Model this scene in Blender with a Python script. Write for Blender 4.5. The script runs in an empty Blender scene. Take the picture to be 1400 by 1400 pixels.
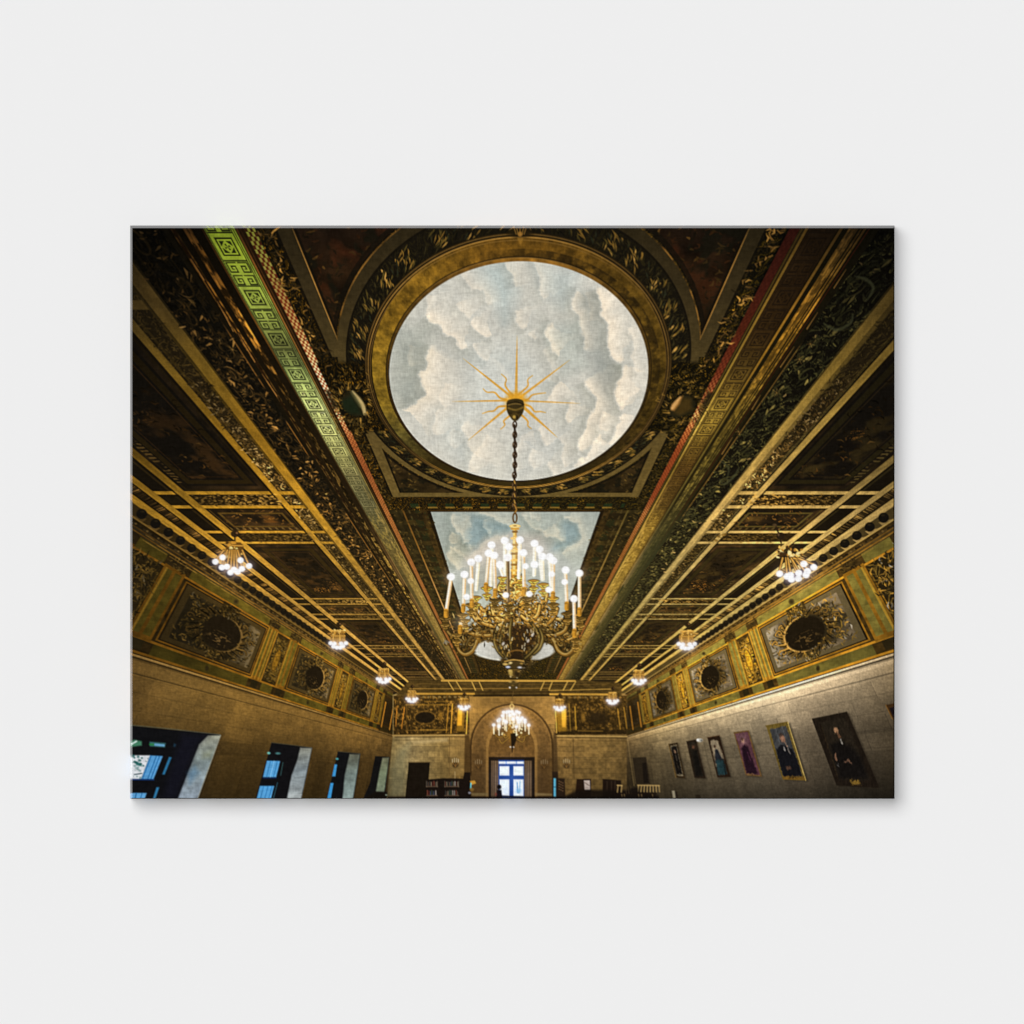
import bpy, math
import numpy as np
# ---------------------------------------------------------------- printed picture (pure numpy painting)
SS = 2
PX0, PY0, PW, PH = 178, 308, 1045, 784

def make_picture():
    W, H = PW*SS, PH*SS
    f4 = np.float32
    px = (PX0 + (np.arange(W)+.5)/SS).astype(f4)
    py = (PY0 + (np.arange(H)+.5)/SS).astype(f4)
    PX, PY = np.meshgrid(px, py)
    img = np.zeros((H, W, 3), f4)

    # ---------- noise
    def hsh(ix, iy, seed):
        n = ix.astype(np.int32).view(np.uint32)*np.uint32(374761393)
        n = n + iy.astype(np.int32).view(np.uint32)*np.uint32(668265263) + np.uint32((seed*974634511) & 0xffffffff)
        n = (n ^ (n >> np.uint32(13)))*np.uint32(1274126177)
        n = n ^ (n >> np.uint32(16))
        return (n & np.uint32(0xffff)).astype(f4)/f4(65535.)
    def noise(x, y, seed=0):
        x0 = np.floor(x); y0 = np.floor(y)
        fx = (x-x0).astype(f4); fy = (y-y0).astype(f4)
        fx = fx*fx*(3-2*fx); fy = fy*fy*(3-2*fy)
        x0 = x0.astype(np.int32); y0 = y0.astype(np.int32)
        a = hsh(x0, y0, seed); b = hsh(x0+1, y0, seed); c = hsh(x0, y0+1, seed); d = hsh(x0+1, y0+1, seed)
        return (a+(b-a)*fx) + ((c+(d-c)*fx) - (a+(b-a)*fx))*fy
    def fbm(x, y, seed=0, o=3, g=.5):
        s = 0; amp = 1; t = 0
        for k in range(o):
            s = s + amp*noise(x*2**k, y*2**k, seed+k*7); t += amp; amp *= g
        return s/t
    def sm(x, a, b):
        t = np.clip((x-a)/(b-a), 0, 1); return t*t*(3-2*t)

    # ---------- painting primitives
    def sl(x0, y0, x1, y1):
        i0 = max(0, int((x0-PX0)*SS)); i1 = min(W, int((x1-PX0)*SS)+2)
        j0 = max(0, int((y0-PY0)*SS)); j1 = min(H, int((y1-PY0)*SS)+2)
        if i1 <= i0 or j1 <= j0: return None
        return (slice(j0, j1), slice(i0, i1))
    def mix(s, m, col):
        m = m[..., None]
        img[s] = img[s]*(1-m) + np.asarray(col, f4)*m
    def put(m, col):
        sel = m > .004
        if not sel.any(): return
        mm = m[sel][:, None]
        c = np.asarray(col, f4)
        if c.ndim == 3: c = c[sel]
        img[sel] = img[sel]*(1-mm) + c*mm
    def segd(x, y, a, b):
        ax, ay = a; bx, by = b
        dx, dy = bx-ax, by-ay
        L = dx*dx+dy*dy+1e-9
        t = np.clip(((x-ax)*dx+(y-ay)*dy)/L, 0, 1)
        return np.hypot(x-ax-t*dx, y-ay-t*dy), t
    def polym(pts, s, soft=.5):
        x, y = PX[s], PY[s]
        ins = np.zeros(x.shape, bool); d = np.full(x.shape, 1e9, f4)
        n = len(pts)
        for k in range(n):
            a, b = pts[k], pts[(k+1) % n]
            dd, _ = segd(x, y, a, b); d = np.minimum(d, dd)
            c = (a[1] > y) != (b[1] > y)
            if a[1] != b[1]:
                ins ^= c & (x < (b[0]-a[0])*(y-a[1])/(b[1]-a[1])+a[0])
        d = np.where(ins, d, -d)
        return np.clip(.5+d/(2*soft), 0, 1)
    def bb(pts, p):
        xs = [q[0] for q in pts]; ys = [q[1] for q in pts]
        return sl(min(xs)-p, min(ys)-p, max(xs)+p, max(ys)+p)
    def poly(pts, col, al=1., soft=.5):
        s = bb(pts, soft+1)
        if s is None: return
        mix(s, polym(pts, s, soft)*al, col)
    def smooth(pts, n=6):
        P = [np.array(p, float) for p in pts]
        if len(P) < 3: return [tuple(p) for p in P]
        out = []
        for i in range(len(P)-1):
            p0 = P[max(i-1, 0)]; p1 = P[i]; p2 = P[i+1]; p3 = P[min(i+2, len(P)-1)]
            for k in range(n):
                t = k/n
                out.append(tuple(.5*((2*p1)+(-p0+p2)*t+(2*p0-5*p1+4*p2-p3)*t*t+(-p0+3*p1-3*p2+p3)*t**3)))
        out.append(tuple(P[-1])); return out
    def stroke(pts, w, col, al=1., soft=.5, curve=False):
        if curve: 
            if not np.isscalar(w):
                w = list(np.interp(np.linspace(0, 1, (len(pts)-1)*6+1), np.linspace(0, 1, len(w)), w))
            pts = smooth(pts)
        n = len(pts); ws = [w]*n if np.isscalar(w) else list(np.interp(np.linspace(0, 1, n), np.linspace(0, 1, len(w)), w))
        s = bb(pts, max(ws)/2+soft+1)
        if s is None: return
        x, y = PX[s], PY[s]; m = np.zeros(x.shape, f4)
        for k in range(n-1):
            d, t = segd(x, y, pts[k], pts[k+1])
            hw = (ws[k]*(1-t)+ws[k+1]*t)/2
            m = np.maximum(m, np.clip(.5+(hw-d)/(2*soft), 0, 1)*np.minimum(1, hw*2/.8))
        mix(s, m*al, col)
    def ell(cx, cy, rx, ry, col, al=1., soft=.5, rot=0.):
        R = max(rx, ry)+soft+1
        s = sl(cx-R, cy-R, cx+R, cy+R)
        if s is None: return
        x, y = PX[s]-cx, PY[s]-cy
        c, q = np.cos(rot), np.sin(rot)
        u, v = x*c+y*q, -x*q+y*c
        d = (1-np.hypot(u/rx, v/ry))*min(rx, ry)
        mix(s, np.clip(.5+d/(2*soft), 0, 1)*al, col)
    def glow(cx, cy, r, col, amp):
        s = sl(cx-3*r, cy-3*r, cx+3*r, cy+3*r)
        if s is None: return
        d2 = ((PX[s]-cx)**2+(PY[s]-cy)**2)/(r*r)
        g = (np.exp(-d2)*amp)[..., None]
        c = np.asarray(col, f4)
        img[s] = img[s] + (255-img[s])*np.clip(g*c/255., 0, 1)
    def ring(cx, cy, rx, ry, w, col, al=1., a0=0, a1=6.2832, n=24):
        stroke([(cx+rx*np.cos(t), cy+ry*np.sin(t)) for t in np.linspace(a0, a1, n)], w, col, al)

    # ---------- the hall's perspective
    tilt = np.arctan2(349, 525); F = 525.; c_, s_ = np.cos(tilt), np.sin(tilt)
    XS = PX - (698 + (1049-PY)*.0192)
    UP = 700 - PY
    YC = F*c_ - UP*s_
    Z = np.maximum(F*s_ + UP*c_, 1.)
    X = XS/Z; Y = YC/Z
    A = np.abs(X); LEFT = X < 0
    wX = 1./Z
    wY = np.abs(np.gradient(Y, axis=0))*SS
    AXS = np.maximum(np.abs(XS), 1.)
    U = YC/AXS; V = Z/AXS + .0085*np.clip(YC/AXS-1.04, 0, 9)*np.clip((.54-Z/AXS)/.3, 0, 1)
    wV = np.maximum(np.abs(np.gradient(V, axis=0))*SS, 1e-5); wU = np.maximum(np.abs(np.gradient(U, axis=1))*SS + np.abs(np.gradient(U, axis=0))*SS, 1e-5)
    def band(a, lo, hi, w, k=1.):
        return np.clip((a-lo)/(w*k)+.5, 0, 1)*np.clip((hi-a)/(w*k)+.5, 0, 1)
    ip = lambda q, xs, ys: np.interp(q, xs, ys).astype(f4)
    def ramp(q, xs, cols):
        cols = np.array(cols, float)
        return np.stack([ip(q, xs, cols[:, k]) for k in range(3)], -1)
    def lr(l, r):   # per-side colour or value
        l = np.asarray(l, f4); r = np.asarray(r, f4)
        if l.ndim == 3 or r.ndim == 3 or l.ndim == 1 and l.size == 3:
            return np.where(LEFT[..., None], l, r)
        return np.where(LEFT, l, r)
    def relief(u, v, seed, mask, o=3):
        """carved foliage: height of curly ridges lit from one side, 0..1 (only worked out where mask is set)"""
        shp = u.shape; uf, vf = u[mask], v[mask]
        wx = fbm(uf*.6, vf*.6, seed+50, 2)*2.4; wy = fbm(uf*.6+9, vf*.6+4, seed+60, 2)*2.4
        def h(du, dv):
            r = 0; amp = 1; t = 0
            for k in range(o):
                n = noise((uf+du+wx)*2**k, (vf+dv+wy)*2**k, seed+k)
                r = r + amp*(1-np.abs(2*n-1)); t += amp; amp *= .6
            return r/t
        a0 = h(0, 0); a1 = np.clip(.5+(h(.16, .16)-a0)*3.2, 0, 1)
        h0 = np.zeros(shp, f4); h1 = np.zeros(shp, f4); h0[mask] = a0; h1[mask] = a1
        return h0, h1

    RS = np.random.RandomState(11)
    def ceil_px(x, y_):                       # ceiling plane -> picture
        up = F*(c_-y_*s_)/(s_+y_*c_)
        return x*(F*s_+up*c_)+698+(1049-(700-up))*.0192, 700-up
    def wall_px(u, v, side):                  # side wall -> picture
        v0 = v
        for _ in range(4):
            v0 = v - .0085*np.clip(u-1.04, 0, 9)*np.clip((.54-v0)/.3, 0, 1)
        up = F*(v0*c_-u*s_)/(u*c_+v0*s_)
        xs = (F*c_-up*s_)/u
        return side*xs+698+(1049-(700-up))*.0192, 700-up
    def leaves(n, xlo, xhi, y0, y1, L, cols, p, al=.85, w=1.5, curl=.7, side=0, clump=0., fade=None):
        """small carved leaves: short tapered curved strokes spread evenly over a strip of the ceiling"""
        for _ in range(n):
            yp = RS.uniform(y0, y1); zz = F*s_+(700-yp)*c_
            a = RS.uniform(xlo, xhi)*(side if side else RS.choice([-1, 1]))
            x = a*zz+698+(1049-yp)*.0192
            if not (PX0-4 < x < PX0+PW+4): continue
            if a*side*np.sign(a*side+1e-9) > .962 and side:
                yv = (F*c_-(700-yp)*s_)/zz-.086
                yv = yv-np.floor(yv/P)*P
                if min(abs(yv), abs(yv-.108), abs(yv-.335), abs(yv-.447), abs(yv-P)) < .028: continue
            if clump and noise(np.array([x/14.]), np.array([yp/14.]), 9)[0] < clump*RS.uniform(.5, 1.2): continue
            k = zz/400.; l = L*k*RS.uniform(.6, 1.5); t = RS.uniform(0, 6.28); c2 = t+RS.uniform(-curl, curl)*1.6
            m = (x+l*.5*np.cos(t), yp+l*.4*np.sin(t)); e = (m[0]+l*.5*np.cos(c2), m[1]+l*.4*np.sin(c2))
            col = np.array(cols[RS.choice(len(cols), p=p)])*RS.uniform(.75, 1.15)
            if fade is not None: col = col*np.interp(yp, fade[0], fade[1])
            stroke([(x, yp), m, e], [w*.5*k+.3, w*k, .3], col, al, .5)
    def wleaves(n, u0, u1, v0, v1, L, cols, p, side, al=.85, w=1.4, acc=None):
        for _ in range(n):
            u = RS.uniform(u0, u1); v = RS.uniform(v0, v1)
            if acc is not None and not acc(u, v): continue
            x, yp = wall_px(u, v, side); k = 1.1/u
            l = L*k*RS.uniform(.5, 1.5); t = RS.uniform(0, 6.28); c2 = t+RS.uniform(-1, 1)*1.0
            m = (x+l*.5*np.cos(t), yp+l*.5*np.sin(t)); e = (m[0]+l*.5*np.cos(c2), m[1]+l*.5*np.sin(c2))
            stroke([(x, yp), m, e], [w*.4*k+.3, w*k, .3], np.array(cols[RS.choice(len(cols), p=p)])*RS.uniform(.7, 1.15), al, .6)

    # ================================================================= CEILING
    h0, rl = relief(X*58, Y*58, 3, (PY < 960) & (A < 1.5))
    # stretched small-scale version for the far ceiling keeps its glitter
    big = fbm(X*5, Y*5, 91, 2)
    fine = hsh((PX*1.1).astype(np.int32), (PY*1.1).astype(np.int32), 5)
    lum = ip(PY, [308, 420, 520, 620, 700, 800, 930], [.5, .7, .85, 1.0, 1.1, 1.15, 1.1])
    # base: dark carved ground, olive lights, gold glints
    base_d = np.array([17, 14, 9], f4); base_m = lr([44, 34, 16], [42, 38, 19]); base_h = lr([110, 78, 34], [100, 84, 38])
    t1 = sm(rl, .45, .95)[..., None]; t2 = (sm(rl, .80, 1.0)*sm(h0, .45, .75)*sm(big, .38, .62))[..., None]
    carved = base_d + (base_m-base_d)*t1 + (base_h-base_d)*t2
    carved = carved*lum[..., None]*.92 + (fine[..., None]-.5)*10
    img[:] = carved
    darkpan = np.stack([22+0*PX, 17+0*PX, 11+0*PX], -1).astype(f4)

    gold = lambda q: np.asarray(q, f4)
    beamL = ramp(PY, [308, 420, 506, 600, 700, 800, 870, 930], [(58, 46, 20), (84, 68, 30), (108, 86, 28), (140, 106, 28), (166, 128, 38), (154, 120, 46), (164, 130, 58), (176, 140, 66)])
    beamR = ramp(PY, [308, 420, 506, 600, 700, 800, 870, 930], [(70, 56, 26), (104, 84, 36), (128, 104, 42), (164, 136, 64), (182, 154, 86), (166, 146, 84), (160, 140, 72), (176, 142, 66)])
    beamL = beamL*np.array([.97, .925, .95], f4); beamR = beamR*np.array([.98, .95, .97], f4)
    beam = lr(beamL, beamR) * (1+(fbm(X*60, Y*20, 12, 2)-.5)*.35)[..., None] * (1+(fine-.5)*.12)[..., None]

    # ---- coffers (|X| 1.06 .. 1.84)
    P = 1.268
    k = np.floor((Y-.086)/P); yy = Y-.086-k*P             # 0 .. P, beams at 0,.108,.335,.447
    cof = band(A, 1.05, 1.90, wX)
    n2 = fbm(X*16, Y*16, 33, 3)
    cofcol = np.array([19, 15, 10], f4) + np.stack([24*n2**2+0*X, 16*n2**2, 7*n2**2], -1)*(1.6+1.7*sm(PY, 620, 740))[..., None]*lum[..., None]*.8
    put(cof, cofcol)
    # large coffer: inner frames and figured relief
    lx = (A-1.06)/(1.445-1.06)                              # 0..1 across the coffer
    def frame_lines(y0, y1, x0, x1, ins, w, col, al):
        xa, xb = x0+ins, x1-ins; ya, yb = y0+ins*1.25, y1-ins*1.25
        inx = band(A, xa, xb, wX); iny = band(yy, ya, yb, wY)
        inx2 = band(A, xa+w, xb-w, wX); iny2 = band(yy, ya+w, yb-w, wY)
        put(np.clip(inx*iny-inx2*iny2, 0, 1)*al, col)
    brn = lr([62, 46, 18], [60, 50, 22])*lum[..., None]
    for (y0, y1) in ((.447, P), (.108, .335)):
        big_c = y0 > .4
        if big_c:
            inn = band(A, 1.10, 1.40, wX)*band(yy, y0+.05, y1-.05, wY)
            put(inn*ip(PY, [560, 740], [.9, .45]), np.array([17, 14, 10], f4)+np.zeros_like(img))
            inn2 = band(A, 1.15, 1.35, wX)*band(yy, y0+.10, y1-.10, wY)
            fig = sm(n2, .45, .75)
            put(inn2*fig*.6, lr([58, 38, 17], [56, 44, 19])*lum[..., None]*ip(yy, [.5, .8, 1.2], [.6, .8, 1.3])[..., None])
            g2 = sm(rl, .86, 1)*sm(fbm(X*9, Y*9, 71, 2), .55, .75)*sm(yy, .7, 1.15)
            put(inn2*g2*.9, np.array([190, 120, 40], f4))
            # gold edge catching light along outer side / bottom
            frame_lines(y0, y1, 1.06, 1.445, .016, .008, brn*.6, .55)
            frame_lines(y0, y1, 1.06, 1.445, .052, .026, brn*.62, .75)
            frame_lines(y0, y1, 1.06, 1.445, .088, .004, lr([80, 50, 22], [62, 46, 22]), .4)
            dent = band(A, 1.398, 1.428, wX)*band(yy, y0+.5, y1-.07, wY)*(np.sin(Y*330+2*noise(Y*40, A*60, 3)) > .1)*sm(noise(Y*30, A*50, 6), .35, .6)
            put(dent*.5, lr([120, 90, 40], [110, 90, 44]))
        else:
            frame_lines(y0, y1, 1.06, 1.445, .012, .006, brn*1.2, .7)
            frame_lines(y0, y1, 1.06, 1.445, .038, .012, brn*1.15, .9)
            inn = band(A, 1.12, 1.39, wX)*band(yy, y0+.08, y1-.09, wY)
            put(inn*sm(n2, .5, .8)*.7, lr([92, 56, 20], [84, 62, 24]))
            dots = band(yy, y1-.045, y1-.022, wY)*band(A, 1.08, 1.43, wX)*(np.sin(A*190) > .45)
            put(dots*.4, lr([150, 120, 60], [120, 100, 50]))
    # wall-side dark strips
    put(band(A, 1.485, 1.582, wX), np.array([22, 17, 10], f4)+np.zeros_like(img))
    put(band(A, 1.50, 1.512, wX)*.4, brn)
    put(band(A, 1.615, 1.69, wX), np.array([30, 22, 11], f4)+np.zeros_like(img))
    tri = np.abs(((Y*17) % 1)-.5)*2
    put(0*band(A, 1.592, 1.618, wX)*sm(tri - (A-1.592)/.03*.7, -.05, .35)*sm(fbm(X*12, Y*12, 8, 2), .3, .55)*.75, lr([128, 92, 40], [150, 112, 48])*np.minimum(lum, 1)[..., None])
    # transverse beams with scroll strips between the pairs
    def scroll(u, v, dens, w):           # u along strip, v 0..1 across : running scroll of rings
        cx = (u*dens) % 1 - .5; cy = (v-.5)*1.05
        r = np.hypot(cx, cy); th = np.arctan2(cy, cx)
        sp = np.sin(r*16 - th*1.0 + np.floor(u*dens) % 2*3.14)
        return sm(sp, .15, .7)*sm(.56-r, 0, .08)
    for (y0, y1) in ((0, .108), (.335, .447)):
        st = band(A, 1.05, 1.445, wX)*band(yy, y0+.014, y1-.012, wY)
        put(st, np.array([30, 22, 10], f4)+np.zeros_like(img))
        sc = scroll(A-1.06, (yy-y0)/(y1-y0), 13., wX)
        near = ip(A, [1.05, 1.30, 1.44], [1, .5, .15])*ip(PY, [308, 600, 670, 760], [.1, .3, 1, .5])
        put(st*sc*near*.22, lr([150, 112, 48], [140, 108, 48]))
        put(band(A, 1.485, 1.582, wX)*band(yy, y0, y1, wY)*.6, np.array([32, 25, 12], f4)+np.zeros_like(img))
    for y0 in (0, .108, .335, .447):
        hw = .0125 + .0*Y
        shade = band(A, .975, 1.585, wX)
        put(shade*band(yy, y0-hw, y0+hw, wY)*1.0, beam)
        put(shade*band(yy, P+y0-hw, P+y0+hw, wY), beam)
        put(shade*band(yy, y0+hw, y0+hw+.012, wY)*.7, np.array([20, 15, 8], f4)+np.zeros_like(img))
        put(shade*band(yy, y0-hw-.008, y0-hw, wY)*.35, np.array([20, 15, 8], f4)+np.zeros_like(img))
    # long scroll strip
    st = band(A, .968, 1.037, wX)
    put(st, np.array([30, 23, 12], f4)*1.0+np.zeros_like(img))
    sc = scroll(Y, (A-.968)/.069, 13., wX)
    fl = ip(PY, [308, 540, 600, 645, 690, 800], [.05, .12, .45, 1, .6, .4])
    put(st*sc*fl*.22, lr([150, 116, 56], [140, 112, 56]))
    put(st*sm(rl, .7, 1)*.6, lr([110, 84, 36], [104, 84, 36])*lum[..., None])
    for y0 in (0, .108, .335, .447):
        for off in (0, P):
            put(st*band(yy, off+y0-.0125, off+y0+.0125, wY), beam)
    # long beams
    def lbeam(l0, l1, r0, r1, al=1., mul=1.):
        put(lr(band(A, l0, l1, wX), band(A, r0, r1, wX))*al, beam*mul)
    def ldark(l0, l1, r0, r1, al=.8, col=(20, 15, 8)):
        put(lr(band(A, l0, l1, wX), band(A, r0, r1, wX))*al, np.asarray(col, f4)+np.zeros_like(img))
    ldark(1.064, 1.075, 1.08, 1.09); lbeam(1.035, 1.064, 1.053, 1.08)
    lbeam(1.018, 1.026, 1.035, 1.046, .45, .7)
    ldark(1.485, 1.497, 1.485, 1.497); lbeam(1.443, 1.485, 1.450, 1.487, 1., ip(PY, [308, 600, 700, 760], [.5, .55, .9, 1])[..., None])
    lbeam(1.580, 1.620, 1.585, 1.622, 1., ip(PY, [308, 600, 700, 760], [.6, .7, .9, 1])[..., None])
    lbeam(1.686, 1.742, 1.686, 1.744, 1., ip(PY, [308, 600, 700, 760], [.6, .8, .95, 1])[..., None])
    ldark(1.620, 1.628, 1.622, 1.630); ldark(1.680, 1.686, 1.680, 1.686); ldark(1.736, 1.745, 1.738, 1.747, .5)
    # ball row
    put(band(A, 1.744, 1.835, wX), lr([44, 33, 15], [62, 50, 26])+np.zeros_like(img))
    for side, yb0, dy_ in ((-1, 1.5215-.0855*2, .0855), (1, 1.554-.0857*2, .0857)):
        for i_ in range(30):
            yq = yb0+dy_*i_
            x, yp = ceil_px(side*1.772, yq); zq = F*s_+(700-yp)*c_
            lf_ = np.interp(yp, [690, 720, 760, 930], [.45, .9, 1, .85])
            t0, t1_, t2_ = ceil_px(side*1.826, yq+dy_*.14), ceil_px(side*1.826, yq+dy_*.86), ceil_px(side*1.782, yq+dy_*.5)
            poly([t0, t1_, t2_], tuple(np.array((112, 84, 40) if side < 0 else (190, 154, 88))*lf_), .9, .7)
            ell(x, yp, .0255*zq, .0245*zq, (19, 16, 12), 1, .7)
            ell(x-side*.004*zq, yp-.012*zq, .009*zq, .005*zq, (46, 37, 20), .6, .8)
    put(band(A, 1.826, 1.842, wX, 1.2), lr([112, 84, 36], [168, 136, 72])*ip(PY, [650, 740, 930], [.6, 1, .9])[..., None])

    # ---- leafy cove and mouldings (.71 .. .97)
    h1, r1 = relief(X*46, Y*30, 23, (A > .78) & (A < .96) & (PY < 960))
    lf = np.array([19, 16, 10], f4)
    mid = lr([38, 29, 15], [42, 40, 22]); hi_ = lr([130, 94, 42], [110, 98, 48])
    leaf = lf + (mid-lf)*sm(r1, .5, .95)[..., None] + (hi_-lf)*(sm(r1, .82, 1)*sm(h1, .5, .75)*sm(big, .35, .6))[..., None]
    leaf = leaf*ip(PY, [308, 420, 560, 700, 930], [.55, .75, .95, 1.15, 1.3])[..., None] + (fine[..., None]-.5)*9
    put(band(A, .80, .945, wX), leaf)
    put(band(A, .80, .93, wX)*ip(A, [.80, .93], [.0, .28]), np.array([14, 11, 7], f4)+np.zeros_like(img))
    lbeam(.922, .962, .930, .975)
    put(lr(band(A, .962, .972, wX), band(A, .962, .979, wX))*.8, beam*.62)
    lbeam(.916, .922, .924, .930, .7, .6)
    # mouldings .705..80
    put(band(A, .700, .80, wX), lr([30, 22, 11], [34, 28, 13])*np.minimum(lum, 1.05)[..., None])
    gl = ramp(PY, [308, 340, 400, 450, 480, 520, 600, 700, 800, 930], [(46, 30, 14), (112, 72, 26), (132, 86, 30), (184, 122, 42), (150, 100, 36), (100, 70, 28), (84, 62, 26), (84, 64, 30), (150, 116, 50), (130, 100, 46)])
    gr = ramp(PY, [308, 360, 420, 470, 510, 560, 620, 700, 800, 930], [(66, 46, 20), (100, 72, 28), (150, 104, 34), (150, 106, 32), (138, 100, 33), (112, 88, 32), (96, 80, 32), (84, 72, 34), (124, 98, 44), (120, 92, 42)])
    gm = lr(gl, gr)*(.42+.95*fbm(X*240, Y*16, 44, 3)+lr(.0, .16))[..., None]*lr(.30+.95*sm(fbm(Y*34+2, A*90, 47, 4, .65), .40, .62), .66+.45*sm(fbm(Y*48+2, A*90, 47, 4, .65), .4, .62))[..., None]
    put(lr(band(A, .736, .754, wX), band(A, .731, .753, wX)), gm); put(lr(band(A, .7445, .7465, wX), band(A, .741, .743, wX))*.5, np.array([30, 21, 10], f4)+np.zeros_like(img))
    put(lr(band(A, .708, .713, wX), band(A, .711, .718, wX))*.8, lr(gl*.7, gr*1.15))
    put(lr(band(A, .770, .7745, wX), band(A, .757, .7615, wX))*.9, gm*.95)
    put(lr(band(A, .779, .7825, wX), band(A, .765, .7705, wX))*.9, gm*1.05)
    put(band(A, .7755, .7785, wX)*.6, lr([44, 20, 10], [70, 26, 14])+np.zeros_like(img))
    put(band(A, .788, .80, wX)*.7, np.array([22, 18, 10], f4)+np.zeros_like(img))
    seg = sm(fbm(Y*7+np.where(LEFT, 3., 9.), X*0, 15, 2), .42, .6)
    put(lr(band(A, .800, .8035, wX), band(A, .800, .8035, wX))*seg*.85, lr([170, 112, 44], [140, 104, 44])*np.minimum(lum, 1)[..., None])
    put(band(A, .715, .80, wX)*(lr(np.zeros_like(X), sm(PY, 660, 760))*.75), ramp(PY, [650, 760, 930], [(60, 56, 28), (46, 48, 28), (60, 54, 28)]))
    for side, segs in ((-1, [((261, 354), (279, 383)), ((297, 412), (315.5, 446)), ((325.5, 455.5), (348.5, 495)), ((358.5, 511.5), (378.5, 541.5)), ((316, 447), (319, 453))]),
                       (1, [((1157, 368), (1140, 394)), ((1118, 427), (1103, 450)), ((1086, 474), (1067, 502)), ((1001.5, 598), (987, 621)), ((1040, 540), (1028, 560))])):
        for p0, p1 in segs: stroke([p0, p1], [.6, 1.5, 1.2], (196, 134, 62) if side < 0 else (150, 108, 50), .9, .5)
    # ---- key band
    q = (A-.6385)/(.7075-.6385)
    keyL = ramp(PY, [308, 340, 400, 440, 475, 500, 530, 560, 600, 625, 650, 690, 720, 760, 830, 930], [(146, 166, 46), (166, 184, 52), (152, 166, 64), (128, 136, 62), (102, 104, 54), (124, 134, 72), (178, 190, 108), (196, 202, 124), (188, 186, 114), (152, 146, 88), (122, 114, 72), (98, 92, 60), (92, 82, 48), (104, 86, 44), (132, 104, 50), (100, 80, 40)])
    keyR = ramp(PY, [308, 400, 460, 500, 530, 560, 590, 610, 640, 690, 715, 760, 800, 930], [(44, 30, 16), (56, 38, 18), (66, 46, 20), (88, 66, 26), (112, 86, 32), (164, 132, 50), (150, 120, 46), (112, 86, 32), (78, 56, 22), (88, 66, 26), (140, 108, 40), (130, 100, 38), (140, 110, 44), (120, 92, 40)])
    keyR = keyR*ip(PY, [308, 480, 540], [.74, .8, 1.])[..., None]
    keyc = lr(keyL, keyR)*(.70+.36*fbm(X*46, Y*34, 55, 4, .6)+.24*fbm(X*8, Y*6, 56, 2))[..., None]
    dkc = lr([25, 27, 13], [26, 18, 11])
    kb = band(A, .6385, .7075, wX)
    put(kb, keyc)
    per = .1153
    t = ((Y-.3995+per/2) % per)/per-.5                 # square centre at t=0, keys at +-.5
    # square half: |t|<.26
    def R(u, v, u0, u1, v0, v1): return ((u > u0) & (u < u1) & (v > v0) & (v < v1)).astype(f4)
    uu = (q-.54)/.40                                 # -1..1 inside the pattern strip
    ts = t/.225
    pat = np.zeros_like(X)
    m = np.maximum(np.abs(uu)/.80, np.abs(ts)/.80)
    pat = np.maximum(pat, ((m < .92) & (m > .76)).astype(f4))
    d1 = np.abs(uu)/.80+np.abs(ts)/.80
    pat = np.maximum(pat, ((m < .60) & (d1 > .66)).astype(f4))
    pat = np.maximum(pat, ((np.hypot(uu, ts) < .26) & (np.sin(np.arctan2(ts, uu)*4) > .3)).astype(f4))
    pat = pat*(np.abs(t) < .25)
    tk = (np.abs(t)-.25)/.25                           # 0..1 in a key row
    uk = np.abs(uu); 
    def key(a, b):                                     # a,b in 0..1 : one squared spiral
        o = np.zeros_like(a)
        for (u0, u1, v0, v1) in ((.06, .94, .10, .20), (.06, .16, .10, .92), (.06, .80, .82, .92), (.70, .80, .36, .92), (.34, .80, .36, .46), (.34, .44, .36, .68), (.34, .58, .60, .68)):
            o = np.maximum(o, R(a, b, u0, u1, v0, v1))
        return o
    kk = np.maximum(key(np.clip((uu+1)/1., 0, 1.2), tk), key(np.clip((uu)/1., -1, 1.2), 1-tk))
    kk = np.where(uu < 0, key(uu+1, np.where(t > 0, tk, 1-tk)), key(1-uu, np.where(t > 0, tk, 1-tk)))
    pat = np.where(np.abs(t) >= .25, kk, pat)
    pat = np.maximum(pat, (np.abs(np.abs(t)-.25) < .012).astype(f4)*(np.abs(uu) < 1))
    pat = pat*(np.abs(uu) < 1)
    for e0, e1 in ((.045, .075), (.115, .145), (.945, .97), (.985, 1.0)):
        pat = np.maximum(pat, ((q > e0) & (q < e1)).astype(f4))
    kfade = ip(PY, [308, 520, 600, 640, 700, 760], [1, 1., .9, .75, .6, .2])
    put(kb*pat*kfade*lr(.9, .75), dkc+np.zeros_like(img))
    put(kb*sm(fbm(X*120, Y*40, 77, 4), .5, .72)*sm(PY, 690, 720)*.75, lr([140, 118, 56], [186, 148, 62])*ip(PY, [690, 730, 930], [1, 1, .8])[..., None]+np.zeros_like(img))
    put(kb*(lr(1., 0.)*sm(q, .55, .75)*sm(PY, 735, 790)*.6), np.array([46, 42, 26], f4)+np.zeros_like(img))
    put(kb*sm(q, .75, 1.0)*lr(0., .5)*sm(PY, 560, 600), np.array([40, 28, 12], f4)+np.zeros_like(img))
    # gold fillet and the red / orange check
    put(band(A, .616, .6375, wX), lr([36, 22, 11], [36, 28, 13])+np.zeros_like(img))
    fil = lr(ramp(PY, [308, 360, 420, 500, 600, 700, 800, 930], [(60, 38, 18), (140, 88, 34), (150, 98, 40), (120, 86, 36), (150, 134, 70), (120, 104, 50), (190, 160, 80), (150, 120, 56)]),
             ramp(PY, [308, 400, 470, 540, 580, 640, 700, 800, 930], [(90, 66, 26), (128, 96, 36), (130, 100, 38), (160, 128, 50), (220, 180, 80), (120, 96, 36), (170, 134, 56), (180, 146, 66), (150, 120, 56)]))
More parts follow.
